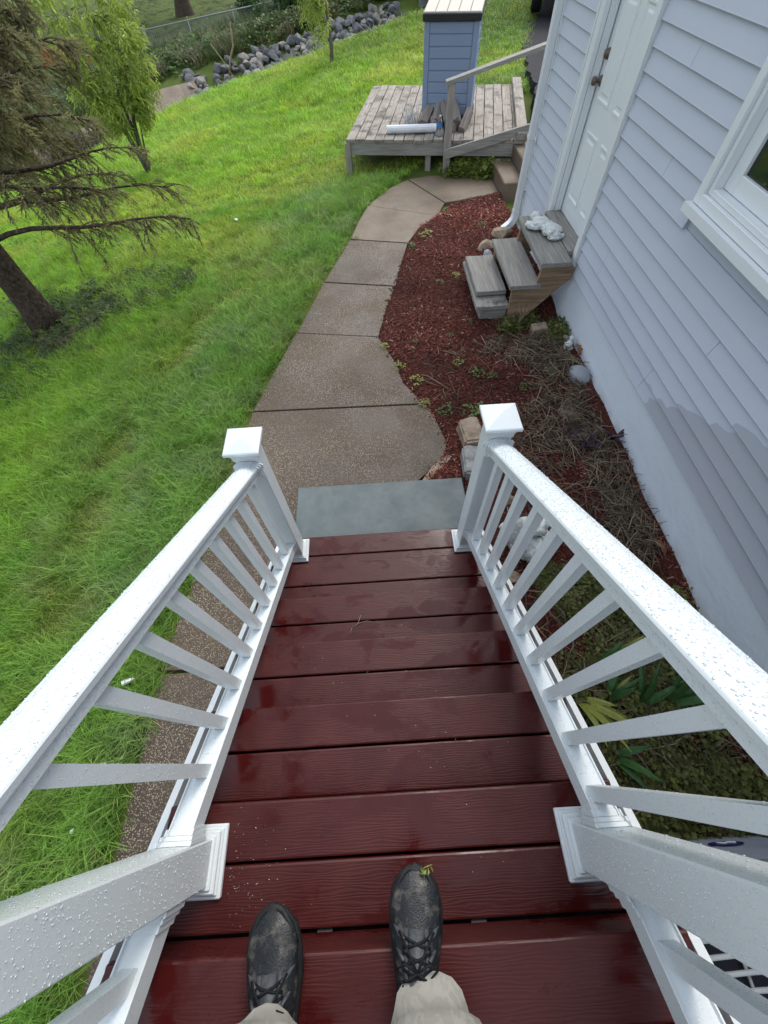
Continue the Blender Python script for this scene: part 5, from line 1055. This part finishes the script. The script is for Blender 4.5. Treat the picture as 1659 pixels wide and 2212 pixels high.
x, y, az = sw_at(acc[6] + .4, 1.3); z = tz(x, y); mb = MB(); mb.tube([(0, 0, .1), (.15, .02, .45), (.32, .05, .7), (.38, .04, 1.15)], [.035, .032, .028, .015], 7); mb.tube([(-.35, .1, .75), (-.1, .02, .42), (.1, -.05, .12)], [.008, .014, .016], 5)
o = mb.build('dead_branch', MAT['twig'], None, label='pale bare branch sticking up out of the riprap', cat='branch'); o.location = (x, y, z)
cv = empty('culvert', (2.45, 20.9, tz(2.45, 20.9) - .35), -1.2, label='dark culvert pipe end behind the blue shed', cat='culvert')
mb = MB(); N = 28; mb.loft([[(r * math.cos(6.283 * k / N), y, .45 + r * math.sin(6.283 * k / N)) for k in range(N)] for r, y in ((.36, 2.2), (.36, -.1), (.44, -.1), (.44, 2.2))], False, True); mb.build('pipe', MAT['steel'], cv)
mb = MB(); mb.box(-.9, -.46, .1, .35, -.3, 1.2, .02); mb.box(.46, .9, .1, .35, -.3, 1.2, .02); mb.box(-.458, .458, .1, .35, .92, 1.2, .02); mb.build('headwall', MAT['concrete'], cv)
mb = MB(); mb.lathe([(.02, 0), (.355, .001)], 24, M=Matrix.Translation((0, 2.1, .45)) @ Matrix.Rotation(-math.pi / 2, 4, 'X')); mb.build('pipe_inside', MAT['black'], cv)
# ---------------------------------------------------------------- chain link fence
F0, F1 = Vector((-9.0, 22.4, 0)), Vector((-2.53, 22.4, 0)); fl = (F1 - F0).length; fa = math.atan2(F1.y - F0.y, F1.x - F0.x)
zf = lambda t: -.43 + .61 * t; zbase = lambda t: tz(F0.x + (F1.x - F0.x) * t, F0.y + (F1.y - F0.y) * t) - .05
fence = empty('chain_link_fence', (F0.x, F0.y, 0), fa, label='galvanised chain link fence overgrown with weeds', cat='fence')
mb = MB(); mb.tube([(0, 0, zf(0)), (fl, 0, zf(1))], .016, 8); mb.build('top_rail', MAT['steel'], fence)
for i in range(5):
    t = i / 4; mb = MB(); mb.tube([(fl * t, 0, zbase(t) - .3), (fl * t, 0, zf(t) + .04)], .02, 8); mb.lathe([(.024, 0), (.024, .03), (.01, .05)], 8, M=Matrix.Translation((fl * t, 0, zf(t) + .04))); mb.build('post', MAT['steel'], fence)
mb = MB(); st = .075; Hm = .75
for i in range(-12, int(fl / st)):
    for sg in (1, -1):
        prev = None
        for j in range(11):
            x = i * st + Hm * j / 10
            if 0 <= x <= fl:
                t = x / fl; z = zf(t) - (Hm * (1 - j / 10) if sg > 0 else Hm * j / 10); p = Vector((x, sg * .004, z))
                if prev is not None: w_ = Vector((0, 0, .0035)); mb.add([prev - w_, p - w_, p + w_, prev + w_], [(0, 1, 2, 3)])
                prev = p
mb.build('wire_mesh', MAT['steel'], fence, kind='stuff')
# orange safety netting beyond the spruce
on = empty('safety_netting', (-12.2, 23.9, tz(-12.2, 23.9)), .1, label='orange safety netting on the far bank behind the spruce', cat='netting')
mb = MB()
for i in range(13): mb.box(0, 2.2, -.004, .004, .05 + i * .05, .072 + i * .05)
mb.build('band', MAT['orange'], on); mb = MB()
for i in range(23): mb.box(i * .1 - .01, i * .1 + .012, .006, .012, .03, .69)
mb.build('strip', MAT['orange'], on); mb = MB()
for x in (0, 1.1, 2.2): mb.box(x - .015, x + .015, .013, .04, -.2, .85)
mb.build('stake', MAT['greywood_z'], on)
# ================================================================ PARKED CAR (rear end shows at the picture's top edge)
ca = R(-17); car = empty('parked_car', (4.93, 14.15, .53), ca, label='black car parked on the asphalt driveway', cat='car')
cw = .92
body = MB()
def cring(y, w, zlo, zmid, zhi, wt): return [(-w, y, zlo), (-w - .03, y, zmid), (-w, y, zhi - .1), (-wt, y, zhi), (wt, y, zhi), (w, y, zhi - .1), (w + .03, y, zmid), (w, y, zlo)]
body.loft([cring(-.05, cw - .08, .42, .62, .95, cw - .2), cring(0.02, cw - .02, .36, .62, 1.0, cw - .14), cring(.6, cw, .34, .62, 1.02, cw - .1), cring(2.2, cw, .34, .62, 1.04, cw - .1), cring(3.9, cw, .34, .62, 1.0, cw - .12), cring(4.45, cw - .1, .42, .6, .85, cw - .3)], True, False); body.build('body', MAT['carpaint'], car)
mb = MB(); mb.loft([cring(.10, cw - .12, 1.0, 1.1, 1.2, cw - .2), cring(.45, cw - .1, 1.0, 1.3, 1.68, cw - .3), cring(1.2, cw - .1, 1.0, 1.3, 1.74, cw - .28), cring(2.3, cw - .1, 1.0, 1.3, 1.70, cw - .28), cring(3.2, cw - .12, 1.0, 1.05, 1.12, cw - .25)]); mb.build('cabin', MAT['carpaint'], car)
mb = MB(); mb.loft([[(-cw + .2, .06, 1.22), (cw - .2, .06, 1.22), (cw - .32, .38, 1.6), (-cw + .32, .38, 1.6)], [(-cw + .2, .07, 1.20), (cw - .2, .07, 1.20), (cw - .32, .40, 1.6), (-cw + .32, .40, 1.6)]]); mb.build('rear_window', MAT['glass'], car)
mb = MB(); mb.box(-cw + .02, cw - .02, -.16, -.052, .36, .60, .03); mb.build('bumper', MAT['black'], car)
mb = MB(); mb.box(-.17, .17, -.176, -.164, .44, .58, .004); mb.build('plate', MAT['whitepaint'], car)
for sx in (-1, 1):
    mb = MB(); mb.box(sx * (cw - .12) - .07, sx * (cw - .12) + .07, -.03, .02, .66, .92, .01); mb.build('tail_light', simple('tail_red', (.25, .012, .012), .25, .5), car)
    for wy in (.75, 3.5):
        wh = empty('wheel', (sx * (cw - .10), wy, .335)); wh.parent = car; T = Matrix.Rotation(math.pi / 2, 4, 'Y')
        mb = MB(); mb.lathe([(.20, -.11), (.30, -.115), (.33, -.09), (.335, 0), (.33, .09), (.30, .115), (.20, .11)], 28, M=T); mb.build('tyre', MAT['rubber'], wh)
        mb = MB(); mb.lathe([(.02, -.125), (.06, -.12), (.17, -.10), (.205, -.112), (.205, .112), (.17, .10), (.06, .12), (.02, .125)], 24, M=T); mb.build('rim', MAT['chrome'], wh)

# ================================================================ RAIN DROPS on the rails and posts
m = NT('water_drop', .04, .6); m.col((.60, .66, .69)); MAT['drop'] = m.m
dp = []
for i in range(3):
    mb = MB(); mb.lathe([(1.0, 0.0), (.97, .22), (.82, .45), (.5, .62), (.05, .68)], 8 + i, True); dp.append(mb.mesh('drop', MAT['drop']))
P = []; RT = []; SC = []
def rain(o, u, v, nrm, n, lo=.0009, hi=.0026):
    o, u, v, nrm = Vector(o), Vector(u), Vector(v), Vector(nrm).normalized(); q = nrm.to_track_quat('Z', 'Y').to_euler()
    for _ in range(n):
        p = o + u * random.random() + v * random.random() + nrm * .0002; P.append(tuple(p)); RT.append(tuple(q)); s = lo + (hi - lo) * random.random() ** 2.2; SC.append((s * random.uniform(.8, 1.2), s, s))
for cx, dz, st, upy, nb in ((-.597, 0.0, .1346, -.203, 9), (.518, .045, .1316, -.215, 10)):
    sgn = 1 if cx < 0 else -1; ztp = lambda y: 1.171 + dz + .647 * (1.186 - y); L = Vector((0, -1.32, 1.32 * .647)); y0 = 1.172
    rain((cx - .013, y0, ztp(y0) + .018), L, (.026, 0, 0), (0, .647, 1), 900)
    for s2 in (-1, 1): rain((cx + s2 * .0435, y0, ztp(y0) + .003), L, (-s2 * .029, 0, .0148), (s2 * .46, .55, .85), 800); 
    rain((cx + sgn * .0345, y0, ztp(y0) - .065), L, (0, 0, .038), (sgn, 0, 0), 600, .0007, .0018)
    zbt = lambda y: .478 + dz * .55 + .646 * (1.073 - y)
    rain((cx - .027, y0, zbt(y0) + .0004), Vector((0, -1.32, 1.32 * .646)), (.054, 0, 0), (0, .646, 1), 500, .0007, .0017)
    rain((cx + sgn * .0335, y0, zbt(y0) - .055), Vector((0, -1.32, 1.32 * .646)), (0, 0, .06), (sgn, 0, 0), 500, .0007, .0017)
    rain((cx + sgn * .0528, upy - .05, 1.17), (0, .10, 0), (0, 0, 1.05), (sgn, 0, 0), 1000, .0008, .0020); rain((cx - .05, upy + .0528, 1.17), (.10, 0, 0), (0, 0, 1.05), (0, 1, 0), 500, .0008, .0022)
    for i in range(nb):
        yb = 1.0905 - st * i; zb0 = zbt(yb); h = ztp(yb) - .07 - zb0
        rain((cx + sgn * .0177, yb - .016, zb0 + .02), (0, .032, 0), (0, 0, h), (sgn, 0, 0), 110, .0007, .0018); rain((cx - .016, yb + .0177, zb0 + .02), (.032, 0, 0), (0, 0, h), (0, 1, 0), 90, .0007, .0018)
    zc = 1.275 + dz
    rain((cx - .07, 1.155, zc + .020), (.14, 0, 0), (0, .14, 0), (0, 0, 1), 60, .0012, .003)
n = len(P); scatter('rain_drops', np.array(P), np.array(RT), np.array(SC), rng.integers(0, 3, n), np.ones((n, 3)), dp, label='rain drops beading on the white railings')
